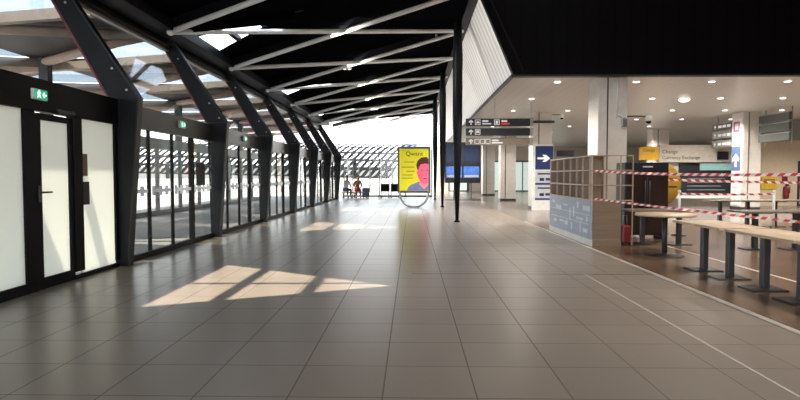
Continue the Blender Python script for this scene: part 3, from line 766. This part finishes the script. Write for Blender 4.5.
s1 = dirsign(3.05, 3.30, M['sign_black'], 'black hanging direction board with two pictograms and red lettering, topmost of three', f1)
dirsign(2.735, 2.98, M['sign_black'], 'black hanging direction board with a single bus pictogram, middle of three', f2)
dirsign(2.43, 2.66, M['sign_tan'], 'tan hanging direction board with three outlined pictograms, lowest of three', f3)
for x in (2.75, 3.95):
    tag(MB().bar((x, DY+0.125, 2.43), (x, DY+0.125, 4.0), 0.02, 0.02, up=(0,1,0)).build('hanger_rod', M['steel']),
        ('left' if x < 3 else 'right') + ' steel rod hanging the three direction boards from the ceiling', 'rod')
# boards beside the right column, facing the concourse
def sideboard(x, y0, y1, z0, z1, mat, label, txt):
    t = thing('direction_sign', label, 'direction sign', (x, (y0+y1)/2, z0), 'boards along the right column')
    MB().box(x, x+0.10, y0, y1, z0, z1, 0.006).build('board', mat, t)
    MB().box(x-0.006, x+0.106, y0-0.01, y1+0.01, z1, z1+0.03).build('edge_trim', M['steel'], t)
    if txt:
        U = (0,-1,0); o = (x-0.001, y1-0.25, (z0+z1)/2)
        arrow(o, U, FZ, 0.18, (-0.006,0,0)).build('arrow_symbol', M['glyph'], t)
        for k in range(txt):
            a = y1-0.5-k*0.35
            MB().box(x-0.006, x, a-0.28, a, (z0+z1)/2-0.05, (z0+z1)/2+0.06).build('lettering', M['glyph'], t)
zz = ((3.50,3.78),(3.13,3.41),(2.75,3.02))
for i, (a, b) in enumerate(zz):
    sideboard(13.95, 21.5, 23.35, a, b, M['sign_grey'], 'blank shaded grey direction board right of the poster column, %s of three' % ['top','middle','bottom'][i], 0)
    sideboard(13.45, 24.4, 25.95, a-0.1, b-0.1, (M['sign_grey'], M['sign_glare'], M['sign_glare'])[i], 'direction board with white lettering left of the poster column, %s of three' % ['top','middle','bottom'][i], 3+(i%2))
for i, (x, y) in enumerate(((14.0, 21.6), (14.0, 23.2), (13.5, 24.6), (13.5, 25.8))):
    tag(MB().tube((x+0.135,y,2.6),(x+0.135,y,4.0),0.02,n=8).build('hanger_rod', M['steel']), 'thin steel hanger rod of the side direction boards, %s from the camera' % ORD[i], 'rod')

# ------------------------------------------------------------------ blue arrow panel at the second column
t = thing('information_panel', 'tall blue and white information panel with a right arrow against the second column', 'sign', (5.35, 23.3, 0))
PX0, PX1, PYF = 5.02, 5.74, 23.38
MB().box(PX0-0.12, PX1+0.02, PYF, PYF+0.08, 0.0, 2.68, 0.01).build('backing_board', M['white'], t)
MB().box(PX0, PX1, PYF-0.012, PYF, 1.66, 2.62).build('blue_panel', M['navy'], t)
MB().prism([(y, -x) for x, y in [(p[0]*0.34, p[1]*0.52) for p in ARROW_UP]], (5.36, PYF-0.013, 2.12), FX, FZ, TY).build('arrow_symbol', M['glyph'], t)
for (a, b, m) in ((1.12,1.62,'screen_grey'),(0.5,1.04,'screen_grey')):
    MB().box(PX0, PX1, PYF-0.012, PYF, a, b).build('notice_sheet', M[m], t)
    MB().box(PX0+0.18, PX0+0.36, PYF-0.018, PYF-0.012, a+0.08, a+0.2).build('printed_mark', M['sign_black'], t)
    MB().box(PX0+0.42, PX0+0.62, PYF-0.018, PYF-0.012, a+0.1, a+0.2).build('printed_mark', M['navy'], t)
    MB().box(PX0+0.1, PX1-0.1, PYF-0.018, PYF-0.012, b-0.16, b-0.10).build('printed_mark', M['frame_grey'], t)
MB().box(PX0, PX1, PYF-0.010, PYF, 1.04, 1.12).build('blue_band', M['navy'], t)
MB().box(PX0, PX1, PYF-0.010, PYF, 0.42, 0.5).build('blue_band', M['navy'], t)
tag(MB().box(6.05, 6.75, 24.0, 24.06, 2.22, 2.46, 0.01).build('hanging_sign', M['sign_black']), 'small blank black sign above the left part of the shelf kiosk', 'sign')

# ------------------------------------------------------------------ flight information screens
t = thing('flight_display', 'freestanding dark flight information display with blue screens behind the black columns', 'display', (2.9, 33, 0))
MB().box(1.9, 3.95, 33.0, 33.2, 1.0, 3.35, 0.03).build('housing', M['sign_black'], t)
for (x0, x1) in ((1.98,2.88),(2.97,3.87)):
    MB().box(x0, x1, 32.985, 33.0, 2.2, 3.25).build('screen', M['screen_dark'], t)
    s = MB().box(x0, x1, 32.985, 33.0, 1.30, 1.95).build('screen', M['screen_blue'], t)
    MB().box(x0+0.05, x1-0.05, 32.978, 32.985, 1.33, 1.45).build('caption_strip', M['screen_grey'], s)
    MB().box((x0+x1)/2-0.03, (x0+x1)/2+0.03, 33.05, 33.15, 0.0, 1.0).build('leg', M['frame_grey'], t)
MB().box(1.9, 3.95, 32.85, 33.35, 0.0, 0.04).build('base_plate', M['frame_grey'], t)

# ------------------------------------------------------------------ yellow poster stand
AY = 24.9
t = thing('poster_stand', 'double sided poster stand on a steel ring with a lit yellow poster', 'poster stand', (0.09, AY, 0))
MB().box(-0.63, 0.80, AY, AY+0.16, 0.66, 2.68, 0.015).build('frame', M['frame_grey'], t)
MB().box(-0.55, 0.72, AY-0.012, AY, 0.76, 2.58).build('poster', M['ad_yellow'], t)
pts = [(0.085+0.62*math.cos(a), AY+0.08, 0.655+0.62*math.sin(a)) for a in [2*math.pi*i/48 for i in range(48)]]
MB().sweep(pts, 0.05, 8, closed=True, flat=1.8).build('support_ring', M['steel'], t)
MB().box(-0.15, 0.32, AY-0.05, AY+0.21, 0.0, 0.03, 0.008).build('foot', M['steel'], t)
me = text_mesh('Qwant', 0.27, (0.10, AY-0.014, 2.28), FX, FZ, 'CENTER'); link('lettering', me, M['ad_ink'], t)
for z, x0, x1 in ((1.98,-0.35,0.10),(1.76,-0.45,0.10),(1.58,-0.25,0.12),(1.42,-0.42,0.02),(1.28,-0.45,0.05)):
    MB().box(x0, x1, AY-0.016, AY-0.012, z, z+0.05).build('printed_line', M['ad_faint'], t)
def flat(name, pts, mat, d):
    MB().prism(pts, (0, AY-0.012-d, 0), FX, FZ, (0, 0.003, 0)).build(name, mat, t)
flat('portrait_shirt', [(-0.22,0.77),(-0.16,0.92),(-0.02,1.03),(0.16,1.10),(0.30,1.16),(0.42,1.02),(0.60,1.05),(0.715,1.02),(0.715,0.77)], M['ad_shirt'], 0.003)
def flat2(name, pts, mat, d): flat(name, [(min(0.715, 0.22+(x-0.22)*1.3), max(0.78, 1.05+(z-1.13)*1.28)) for x, z in pts], mat, d)
flat2('portrait_neck', [(0.28,1.12),(0.34,1.34),(0.60,1.34),(0.62,1.10),(0.45,0.95)], M['ad_neck'], 0.006)
flat2('portrait_face', [(0.24,1.60),(0.20,1.52),(0.24,1.42),(0.28,1.30),(0.36,1.18),(0.48,1.13),(0.60,1.18),(0.68,1.32),(0.70,1.55),(0.68,1.82),(0.55,1.92),(0.36,1.90),(0.26,1.80)], M['skin_pink'], 0.009)
flat2('portrait_hair', [(0.23,1.62),(0.19,1.78),(0.24,1.93),(0.36,2.03),(0.54,2.05),(0.68,1.98),(0.715,1.86),(0.70,1.72),(0.66,1.80),(0.50,1.83),(0.34,1.80),(0.28,1.70),(0.27,1.62)], M['ad_hair'], 0.012)
for x in (0.38, 0.57): flat2('portrait_eye', [(x-0.045,1.60),(x,1.585),(x+0.045,1.60),(x,1.625)], M['ad_hair'], 0.012)
flat2('portrait_mouth', [(0.40,1.31),(0.48,1.29),(0.57,1.31),(0.48,1.33)], M['ad_hair'], 0.012)

# ------------------------------------------------------------------ shelf kiosk
KX, KY0, KY1, KXE = 3.56, 11.4, 14.8, 4.15
t = thing('shelf_kiosk', 'shelf partition with open cubbies above a blue grey printed board', 'kiosk', (3.6, 13, 0))
MB().box(KX, KXE, KY0, KY1, 0.0, 0.13).build('plinth', M['white'], t)
MB().box(KX, KX+0.03, KY0+0.03, KY1, 0.13, 0.90).build('front_board', M['bluegrey'], t)
MB().box(KX+0.035, KXE, KY0, KY0+0.03, 0.13, 0.90).build('end_board', M['wood_end'], t)
MB().box(KX+0.035, KXE, KY0-0.012, KY0, 0.0, 0.13).build('end_plinth', M['wood_end'], t)
MB().box(KX+0.03, KXE, KY0+0.03, KY1, 0.88, 0.90).build('shelf', M['wood_back'], t)
MB().box(KX+0.40, KX+0.42, KY0+0.5, KY1, 0.90, 1.80).build('back_board', M['wood_back'], t)
for z in (0.90, 1.20, 1.50, 1.79):
    MB().box(KX, KX+0.035, KY0, KY1, z, z+0.03).build('front_rail', M['kiosk_frame'], t)
    MB().box(KX+0.035, KXE+0.25, KY0, KY0+0.02, z+0.005, z+0.025).build('end_rail', M['wood_back'], t)
    MB().box(KX+0.035, KX+0.40, KY0+0.03, KY1, z+0.004, z+0.02).build('shelf', M['wood_back'], t)
ups = [11.4, 11.53, 12.0, 12.45, 12.95, 13.5, 14.1, 14.77]
for i, y in enumerate(ups):
    MB().box(KX, KX+0.03, y, y+0.03, 0.93, 1.79).build('upright', M['kiosk_frame'], t)
    if i > 1: MB().box(KX+0.035, KX+0.40, y+0.005, y+0.02, 0.93, 1.79).build('divider', M['wood_back'], t)
for x in (KX+0.30, KXE-0.02, KXE+0.22):
    MB().box(x, x+0.02, KY0, KY0+0.02, 0.90 if x < KXE else 0.02, 1.81).build('end_upright', M['wood_back'], t)
random.seed(3)
dd = [(11.7,.74,.45,.10),(12.3,.78,.12,.14),(12.15,.5,.5,.05),(12.9,.55,.08,.28),(12.6,.62,.07,.22),(13.3,.74,.4,.04),(13.9,.66,.5,.09),(13.6,.35,.4,.05),(12.1,.33,.10,.22),(11.75,.28,.3,.08),(12.75,.30,.06,.16),(14.2,.32,.3,.05),(14.4,.78,.2,.06),(13.2,.33,.25,.10),(11.65,.52,.12,.1)]
for (y, z, wd, hg) in dd:
    MB().box(KX-0.004, KX, y-wd/2, y+wd/2, z-hg/2, z+hg/2).build('printed_doodle', M['doodle'], t)
for z in (0.42, 0.60):
    MB().box(KX-0.003, KX, KY0+0.1, KY1-0.2, z, z+0.014).build('printed_line', M['doodle'], t)

# ------------------------------------------------------------------ café tables
def sq_table(x, y, s, label, grp, top='table', h=0.72):
    t = thing('cafe_table', label, 'table', (x, y, 0), grp)
    MB().box(x-s/2, x+s/2, y-0.325, y+0.325, h-0.035, h, 0.004).build('tabletop', M[top], t)
    MB().box(x-0.04, x+0.04, y-0.05, y+0.05, 0.015, h-0.035, 0.006).build('pedestal', M['post_grey'], t)
    MB().box(x-0.23, x+0.20, y-0.17, y+0.17, 0.0, 0.016, 0.004).build('base_plate', M['base'], t)
    MB().box(x-0.2, x+0.2, y-0.2, y+0.2, h-0.05, h-0.036).build('top_bracket', M['base'], t)
    return t
first = None
tl = ['square pale wood café table at the far end of the front row by the round table', 'second square pale wood café table from the far end of the front row',
      'third square pale wood café table from the far end of the front row', 'square pale wood café table cut by the right edge of the view',
      'nearest square pale wood café table of the front row, past the right edge']
for i, y in enumerate((8.56, 7.87, 7.10, 6.41, 5.70)):
    if i == 0: first = sq_table(4.36, y, 0.66, 'far end square pale café table of the front row, by the round table', 'square tables in the front café row')
    else: dup(first, (4.36, y, 0), tl[i])
# small detail: pale edge strips are part of every tabletop in the row
t = thing('round_table', 'round pale wood pedestal table between the kiosk and the square table row', 'table', (4.45, 10.1, 0))
MB().lathe([(0.0005,0.70),(0.49,0.70),(0.50,0.715),(0.50,0.73),(0.49,0.742),(0.0005,0.742)],(4.45,10.1,0),40).build('tabletop', M['table'], t)
MB().lathe([(0.045,0.03),(0.045,0.69)],(4.45,10.1,0),18).build('pedestal', M['post_grey'], t)
MB().lathe([(0.32,0.0),(0.32,0.012),(0.08,0.03),(0.05,0.05)],(4.45,10.1,0),36).build('base_plate', M['base'], t)
MB().lathe([(0.18,0.675),(0.18,0.70)],(4.45,10.1,0),20).build('top_bracket', M['base'], t)
# row behind the round table
r2 = ['brown café table behind the round table, next to the kiosk', 'brown café table behind the round table, in front of the dark cabinet']
for i, x in enumerate((4.72, 5.46)):
    if i == 0: bk = sq_table(x, 11.75, 0.72, r2[0], 'brown tables behind the round table', 'table_dark')
    else: dup(bk, (x, 11.75, 0), r2[1])
# background rows on the right
r3 = [(6.55, 11.0), (7.30, 11.0)]
fr = sq_table(6.55, 11.0, 0.72, 'dark topped café table in the middle row behind the pale tables, left one', 'dark topped tables of the middle row', 'table_dark', 0.74)
dup(fr, (7.32, 11.0, 0), 'dark topped café table in the middle row behind the pale tables, right one')
fb = None
bl = ['leftmost', 'second', 'third', 'fourth', 'rightmost']
for i, x in enumerate((8.5, 9.25, 10.0, 10.75, 11.5)):
    lab = ('%s grey brown café table of the far row by the cream wall' % bl[i]) if i in (0, 4) else ('%s grey brown café table from the left in the far row' % bl[i])
    if i == 0: fb = sq_table(x, 15.9, 0.70, lab, 'grey brown tables of the far row', 'table_dark', 0.74)
    else: dup(fb, (x, 15.9, 0), lab)

# ------------------------------------------------------------------ barrier tape and stanchions
def stanchion(x, y, label):
    t = thing('barrier_post', label, 'barrier post', (x, y, 0))
    MB().lathe([(0.17,0),(0.17,0.02),(0.05,0.04)],(x,y,0),24).build('base', M['base'], t)
    MB().lathe([(0.028,0.03),(0.028,1.02)],(x,y,0),14).build('pole', M['white'], t)
    MB().lathe([(0.035,1.02),(0.04,1.04),(0.02,1.07)],(x,y,0),14).build('cap', M['white'], t)
stanchion(6.27, 13.5, 'white barrier post right of the dark cabinet')
stanchion(8.40, 13.4, 'white barrier post in front of the cream wall and yellow notice')
def tape(p0, p1, sag, wid, mat, label, grp=None):
    mb = MB(); N = 24; prev = None; p0, p1 = Vector(p0), Vector(p1)
    for i in range(N+1):
        f = i/N; c = p0.lerp(p1, f) - Vector((0,0,4*sag*f*(1-f))); tw = 0.25*math.sin(f*5)
        d = Vector((0.25*tw*wid, 0, wid/2))
        a, b = mb.bm.verts.new(c-d), mb.bm.verts.new(c+d)
        if prev: mb.bm.faces.new([prev[0], a, b, prev[1]])
        prev = (a, b)
    tag(mb.build('barrier_tape', M[mat]), label, 'barrier tape', grp)
tape((3.585, 11.38, 1.50), (5.35, 6.2, 1.44), 0.05, 0.042, 'tape', 'red and white barrier tape, upper line from the kiosk across the café')
tape((3.60, 11.38, 0.95), (5.35, 6.2, 0.79), 0.02, 0.036, 'tape', 'red and white barrier tape, lower line just above the pale tables')
tape((6.27, 13.46, 0.99), (8.40, 13.36, 0.99), 0.02, 0.045, 'tape_x', 'thin red and white tape strung between the two white barrier posts')
tape((5.66, 12.72, 1.32), (11.5, 13.6, 1.24), 0.03, 0.05, 'tape_x', 'thin red and white tape in the background, right of the dark cabinet')

# ------------------------------------------------------------------ dark cabinet, disc, suitcase
CX, CY = 4.72, 12.75
t = thing('display_cabinet', 'dark brown two door cabinet behind the tables with a lettered top panel', 'cabinet', (CX+0.48, CY+0.3, 0))
MB().box(CX, CX+0.96, CY, CY+0.55, 0.08, 1.70, 0.01).build('carcass', M['cabinet'], t)
MB().box(CX+0.02, CX+0.94, CY-0.02, CY, 1.52, 1.69).build('top_panel', M['sign_black'], t)
for a, b, hx in ((CX+0.02, CX+0.475, CX+0.43), (CX+0.485, CX+0.94, CX+0.53)):
    d = MB().box(a, b, CY-0.025, CY, 0.12, 1.50, 0.005).build('door', M['cab_glass'], t)
    MB().tube((hx, CY-0.05, 0.45), (hx, CY-0.05, 1.3), 0.012, n=8).build('handle', M['frame_grey'], d)
MB().box(CX+0.38, CX+0.60, CY-0.024, CY-0.02, 1.59, 1.62).build('lettering', M['screen_grey'], t)
for x in (CX+0.05, CX+0.86):
    MB().box(x, x+0.06, CY+0.05, CY+0.5, 0, 0.08).build('foot', M['black'], t)
t = thing('round_sign', 'round amber yellow sign half hidden behind the dark cabinet', 'sign', (6.05, 14.0, 0))
MB().lathe([(0.0005,0),(0.52,0),(0.52,0.05),(0.0005,0.05)],(6.02,14.0,1.20),40,axis='y').build('disc', M['disc'], t)
MB().tube((6.02,14.06,0.0),(6.02,14.06,1.2),0.03).build('post', M['frame_grey'], t)
MB().box(5.82,6.22,13.9,14.22,0,0.02).build('base', M['base'], t)
for z in (1.32, 1.12): MB().box(6.24, 6.44, 13.995, 14.0, z, z+0.035).build('lettering', M['ad_ink'], t)
t = thing('suitcase', 'small red upright suitcase under the brown tables beside the kiosk', 'suitcase', (4.33, 11.62, 0))
MB().box(4.24, 4.42, 11.55, 11.68, 0.05, 0.41, 0.03).build('shell', M['red'], t)
for x in (4.27, 4.39): MB().lathe([(0.0005,-0.012),(0.028,-0.012),(0.028,0.012),(0.0005,0.012)],(x,11.6,0.028),12,axis='x').build('wheel', M['black'], t)
MB().sweep([(4.29,11.66,0.39),(4.29,11.66,0.60),(4.37,11.66,0.60),(4.37,11.66,0.39)],0.008,6,up=(0,1,0)).build('pull_handle', M['steel'], t)

# ------------------------------------------------------------------ currency exchange booth
BY = 26.0
t = thing('exchange_booth', 'currency exchange booth with beige fascia and dark rate board', 'booth', (12.5, BY, 0))
MB().box(11.14, 14.9, BY, BY+0.3, 2.02, 2.80, 0.02).build('fascia', M['fascia_pale'], t)
MB().box(10.34, 11.13, BY, BY+0.3, 2.12, 2.72, 0.02).build('yellow_panel', M['yellow'], t)
MB().box(10.30, 14.9, BY+0.3, BY+0.4, 0, 2.0).build('booth_front', M['counter'], t)
me = text_mesh('Change', 0.23, (11.27, BY-0.004, 2.42), FX, FZ); link('lettering', me, M['ad_ink'], t)
me = text_mesh('Currency Exchange', 0.215, (11.27, BY-0.004, 2.16), FX, FZ); link('lettering', me, M['ad_ink'], t)
me = text_mesh('Change', 0.17, (10.42, BY-0.004, 2.50), FX, FZ); link('lettering', me, M['ad_ink'], t)
MB().box(12.15, 14.75, BY+0.18, BY+0.3, 0.55, 2.0).build('rate_board', M['sign_black'], t)
MB().box(13.05, 14.7, BY+0.14, BY+0.18, 1.66, 1.98).build('teal_strip', M['teal'], t)
for i in range(5):
    MB().box(12.5, 14.2-0.2*(i%3), BY+0.17, BY+0.18, 0.75+0.17*i, 0.80+0.17*i).build('board_lettering', M['board_line'], t)
MB().box(10.30, 14.9, BY-0.25, BY+0.3, 0.40, 0.52, 0.01).build('counter_top', M['white'], t)
tag(MB().box(13.72, 14.2, 25.93, 25.998, 2.13, 2.5, 0.01).build('monitor_panel', M['sign_black']), 'black wall monitor just left of the poster column', 'monitor')
# poster on the left side of the right column
t = thing('column_poster', 'tall white poster with a blue up arrow block on the side of the right column', 'poster', (13.38, 23.85, 0))
CXL = 13.38
MB().box(CXL-0.02, CXL, 23.52, 24.18, 0.2, 2.85).build('sheet', M['white'], t)
MB().box(CXL-0.03, CXL-0.02, 23.54, 24.16, 1.62, 2.62).build('blue_block', M['navy_light'], t)
arrow((CXL-0.031, 23.85, 2.05), (0,-1,0), FZ, 0.55, (-0.006,0,0)).build('arrow_symbol', M['glyph'], t)
for z in (0.6, 0.9, 1.2, 1.42): MB().box(CXL-0.026, CXL-0.02, 23.65, 24.05, z, z+0.07).build('printed_line', M['screen_grey'], t)
t = thing('pictogram_plate', 'small white plate with a magenta square mark above the column poster', 'sign', (13.38, 23.85, 3.4))
MB().box(CXL-0.02, CXL, 23.5, 24.2, 3.1, 3.75).build('plate', M['white'], t)
ring_rect((CXL-0.02, 23.85, 3.42), (0,-1,0), FZ, 0.42, 0.42, 0.08, (-0.01,0,0)).build('square_mark', M['magenta'], t)
# yellow notice, fire extinguisher on the cream wall
t = thing('yellow_notice', 'yellow notice board on the cream wall', 'notice', (16.65, 26.95, 1.1))
MB().box(16.28, 17.02, 26.94, 27.0, 0.78, 1.36, 0.008).build('board', M['notice'], t)
for z in (1.20, 1.08): MB().box(16.4, 16.9, 26.93, 26.94, z, z+0.04).build('lettering', M['ad_ink'], t)
t = thing('fire_extinguisher', 'red fire extinguisher on the cream wall right of the yellow notice', 'fire extinguisher', (17.4, 26.85, 0.5))
MB().lathe([(0.08,0.35),(0.11,0.40),(0.11,0.82),(0.07,0.92),(0.03,0.95)],(17.40,26.86,0),18).build('cylinder', M['red'], t)
MB().box(17.36,17.46,26.80,26.90,0.95,1.02,0.01).build('valve', M['black'], t)
MB().box(17.33,17.47,26.96,27.0,0.5,0.9).build('wall_bracket', M['frame_grey'], t)
MB().sweep([(17.46,26.84,0.98),(17.54,26.83,0.9),(17.53,26.83,0.6)],0.015,6,up=(0,1,0)).build('hose', M['black'], t)
tag(MB().box(17.26, 17.52, 26.98, 27.0, 1.08, 1.40).build('safety_sign', M['red']), 'small red safety sign above the fire extinguisher', 'sign')

# ------------------------------------------------------------------ people, bench and luggage at the far end
def skin_obj(V, E, Rd, sub=1):
    me = bpy.data.meshes.new('skin'); me.from_pydata([tuple(v) for v in V], E, [])
    o = bpy.data.objects.new('skin_tmp', me); COL.objects.link(o)
    sm = o.modifiers.new('skin', 'SKIN'); sm.use_smooth_shade = True
    for i, r in enumerate(Rd):
        me.skin_vertices[0].data[i].radius = (r, r); me.skin_vertices[0].data[i].use_root = (i == 0)
    ss = o.modifiers.new('sub', 'SUBSURF'); ss.levels = ss.render_levels = sub
    bpy.context.view_layer.update()
    m2 = bpy.data.meshes.new_from_object(o.evaluated_get(bpy.context.evaluated_depsgraph_get()))
    bpy.data.objects.remove(o); bpy.data.meshes.remove(me)
    return m2
def person(x, y, rot, label, shirt, trouser, hair, lean=0.0, long_hair=False):
    t = thing('person', label, 'person', (0,0,0), 'people seated on the bench')
    S = []
    def add(lst, p, r, par):
        lst[0].append(Vector(p)); lst[2].append(r)
        if par is not None: lst[1].append((par, len(lst[0])-1))
        return len(lst[0])-1
    def chain(lst, par, *pr):
        for p, r in pr: par = add(lst, p, r, par)
        return par
    L = lean
    body = ([], [], [])
    pel = add(body, (0,0,.52), .12, None)
    sp_ = chain(body, pel, ((0,.02+L*.3,.75), .115)); ch = chain(body, sp_, ((0,.03+L*.7,.98), .12))
    nk = chain(body, ch, ((0,.05+L,1.13), .055)); hd = chain(body, nk, ((0,.07+L,1.20), .07), ((0,.085+L,1.29), .098), ((0,.07+L,1.38), .08))
    add(body, (0,.19+L,1.275), .014, hd-1)
    for s in (-1, 1):
        add(body, (s*.105,.07+L,1.28), .02, hd-1)
        sh = chain(body, ch, ((s*.17,.03+L*.8,1.04), .062)); el = chain(body, sh, ((s*.25,.10+L,.80), .045)); wr = chain(body, el, ((s*.13,.33+L*.6,.68), .030))
        pm = chain(body, wr, ((s*.115,.395+L*.6,.655), .034))
        for k, (dx, ln) in enumerate(((-.03,.065),(-.01,.08),(.01,.075),(.03,.06))):
            chain(body, pm, ((s*.115+dx,.395+.035+L*.6,.650), .0095), ((s*.115+dx,.395+ln+L*.6,.630), .0085))
        chain(body, pm, ((s*.115-s*.045,.40+L*.6,.655), .010), ((s*.115-s*.055,.43+L*.6,.645), .009))
        hp = chain(body, pel, ((s*.09,.06,.53), .09)); kn = chain(body, hp, ((s*.12,.45,.53), .065)); an = chain(body, kn, ((s*.12,.44,.10), .042))
        chain(body, an, ((s*.13,.56,.045), .035))
    def place(me):
        me.transform(Matrix.Translation((x,y,0)) @ Matrix.Rotation(rot, 4, 'Z')); return me
    link('body', place(skin_obj(*body, sub=1)), M['skin'], t)
    g = ([], [], [])
    p0 = add(g, (0,0,.58), .135, None); p1 = chain(g, p0, ((0,.02+L*.3,.77), .132)); p2 = chain(g, p1, ((0,.03+L*.7,.99), .135)); chain(g, p2, ((0,.045+L*.95,1.08), .075))
    for s in (-1, 1): chain(g, p2, ((s*.17,.03+L*.8,1.04), .075), ((s*.25,.10+L,.80), .058), ((s*.16,.28+L*.65,.705), .042))
    link('top', place(skin_obj(*g)), shirt, t)
    g = ([], [], [])
    p0 = add(g, (0,0,.535), .135, None)
    for s in (-1, 1): chain(g, p0, ((s*.09,.06,.535), .105), ((s*.12,.45,.53), .08), ((s*.12,.44,.16), .058))
    link('trousers', place(skin_obj(*g)), trouser, t)
    for s in (-1, 1):
        g = ([], [], []); p0 = add(g, (s*.12,.43,.06), .05, None); chain(g, p0, ((s*.125,.52,.05), .048), ((s*.13,.60,.04), .038))
        link('shoe', place(skin_obj(*g)), M['shoe'], t)
    mb = MB().ball((0,.045+L,1.34), .112, .115, .115)
    bmesh.ops.delete(mb.bm, geom=[v for v in mb.bm.verts if v.co.y > .10+L and v.co.z < 1.36], context='VERTS')
    link('hair', place(mb.mesh('hair')), hair, t)
    if long_hair:
        link('ponytail', place(MB().ball((0,-.05+L,1.22), .05, .045, .13).mesh('ponytail')), hair, t)
    for s in (-1, 1): link('eye', place(MB().ball((s*.035,.178+L,1.30), .012,.01,.008,8,6).mesh('eye')), M['shoe'], t)
PB = 36.4
t = thing('bench', 'long pale bench slab at the far end carrying the two seated people', 'bench', (-4.0, PB, 0))
MB().box(-4.55, -2.75, PB-0.16, PB+0.28, 0.30, 0.375, 0.015).build('seat', M['bench'], t)
for x in (-4.4, -3.65, -2.9): MB().box(x-0.04, x+0.04, PB-0.10, PB+0.2, 0, 0.30).build('leg', M['frame_grey'], t)
person(-4.25, PB, R(-142), 'person in a pale top and dark trousers sitting sideways on the far bench', M['shirt_a'], M['trouser_a'], M['hair_a'], 0.10)
person(-3.50, PB, R(-165), 'person in an orange brown top and red trousers on the far bench', M['shirt_b'], M['trouser_b'], M['hair_b'], 0.14, True)
t = thing('suitcase', 'large dark blue green suitcase standing beside the seated people', 'suitcase', (-3.2, 35.9, 0))
MB().box(-3.12, -2.68, 35.55, 35.85, 0.06, 0.66, 0.05).build('shell', M['luggage'], t)
for x in (-3.05, -2.75): MB().lathe([(0.0005,-0.02),(0.04,-0.02),(0.04,0.02),(0.0005,0.02)],(x,35.65,0.04),12,axis='x').build('wheel', M['black'], t)
MB().sweep([(-3.02,35.8,0.65),(-3.02,35.8,0.98),(-2.78,35.8,0.98),(-2.78,35.8,0.65)],0.012,6,up=(0,1,0)).build('pull_handle', M['steel'], t)
t0 = None
for i, x in enumerate((-1.72, -1.08)):
    lab = 'black mesh waiting seat in front of the end glass, %s one by the poster stand' % ('left' if i == 0 else 'right')
    if i == 0:
        t0 = t = thing('waiting_seat', lab, 'seat', (x, 36.3, 0), 'black waiting seats at the far end')
        MB().prism([(-0.02,0.40),(0.50,0.44),(0.50,0.47),(-0.02,0.43)], (x-0.28,36.5,0), (0,-1,0), FZ, (0.56,0,0)).build('seat', M['black'], t)
        MB().prism([(-0.02,0.40),(0.02,0.42),(-0.10,0.90),(-0.14,0.89)], (x-0.28,36.5,0), (0,-1,0), FZ, (0.56,0,0)).build('backrest', M['black'], t)
        for s in (-0.24, 0.24): MB().box(x+s-0.02, x+s+0.02, 36.05, 36.5, 0.0, 0.40).build('leg', M['frame_grey'], t)
    else: dup(t0, (x, 36.3, 0), lab)

# ------------------------------------------------------------------ station with concrete lattice beyond
t = thing('lattice_hall', 'long curved grey concrete lattice station wall outside beyond the end glass', 'building', (-30, 100, 0))
bm = bmesh.new(); grid = {}
nx, nz_ = 64, 6
for i in range(nx+1):
    for j in range(nz_+1):
        f = j/nz_; x = -80 + 76*i/nx + 1.0*j
        grid[i, j] = bm.verts.new((x, 100 + 9*f*f, 0.9 + 6.6*math.sin(f*math.pi/2*0.95) + 0.02*(-x)))
for i in range(nx):
    for j in range(nz_):
        bm.faces.new([grid[i,j], grid[i+1,j], grid[i+1,j+1], grid[i,j+1]])
bmesh.ops.wireframe(bm, faces=bm.faces[:], thickness=0.85, use_replace=True, use_even_offset=False)
mb = MB(); mb.bm.free(); mb.bm = bm
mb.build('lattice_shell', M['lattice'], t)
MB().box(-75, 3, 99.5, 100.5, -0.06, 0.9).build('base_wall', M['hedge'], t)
MB().box(-75, 2, 112, 112.3, -0.06, 3.2).build('interior_backing', M['inner'], t)  # grey backing added behind the lattice to stand for the dim interior
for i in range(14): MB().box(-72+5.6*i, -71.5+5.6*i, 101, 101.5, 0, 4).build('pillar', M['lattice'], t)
t = thing('roof_block', 'pale blue grey flat roofed block rising right of the lattice, above the poster', 'building', (1, 118, 0))
MB().box(-2.2, 4.2, 116, 122, -0.06, 8.6).build('body', M['block'], t)
MB().box(-2.6, 4.6, 115.5, 122.5, 8.6, 9.3).build('roof_slab', M['block'], t)
MB().box(-1.6, 3.6, 115.95, 116, 7.6, 8.2).build('window_band', M['screen_grey'], t)
# low pale outdoor wall and rail posts
struct('wall_garden', MB().box(-40, 2, 60, 60.3, -0.06, 0.7), M['hedge'])
for i in range(14):
    x = -12 + 1.02*i
    tag(MB().tube((x,52,-0.06),(x,52,2.9),0.05,n=8).build('outdoor_post', M['outpost']), 'slim dark outdoor post beyond the end glass, %s from the left' % (ORD+['twelfth','thirteenth','fourteenth'])[i], 'post', 'slim outdoor posts beyond the end glass')
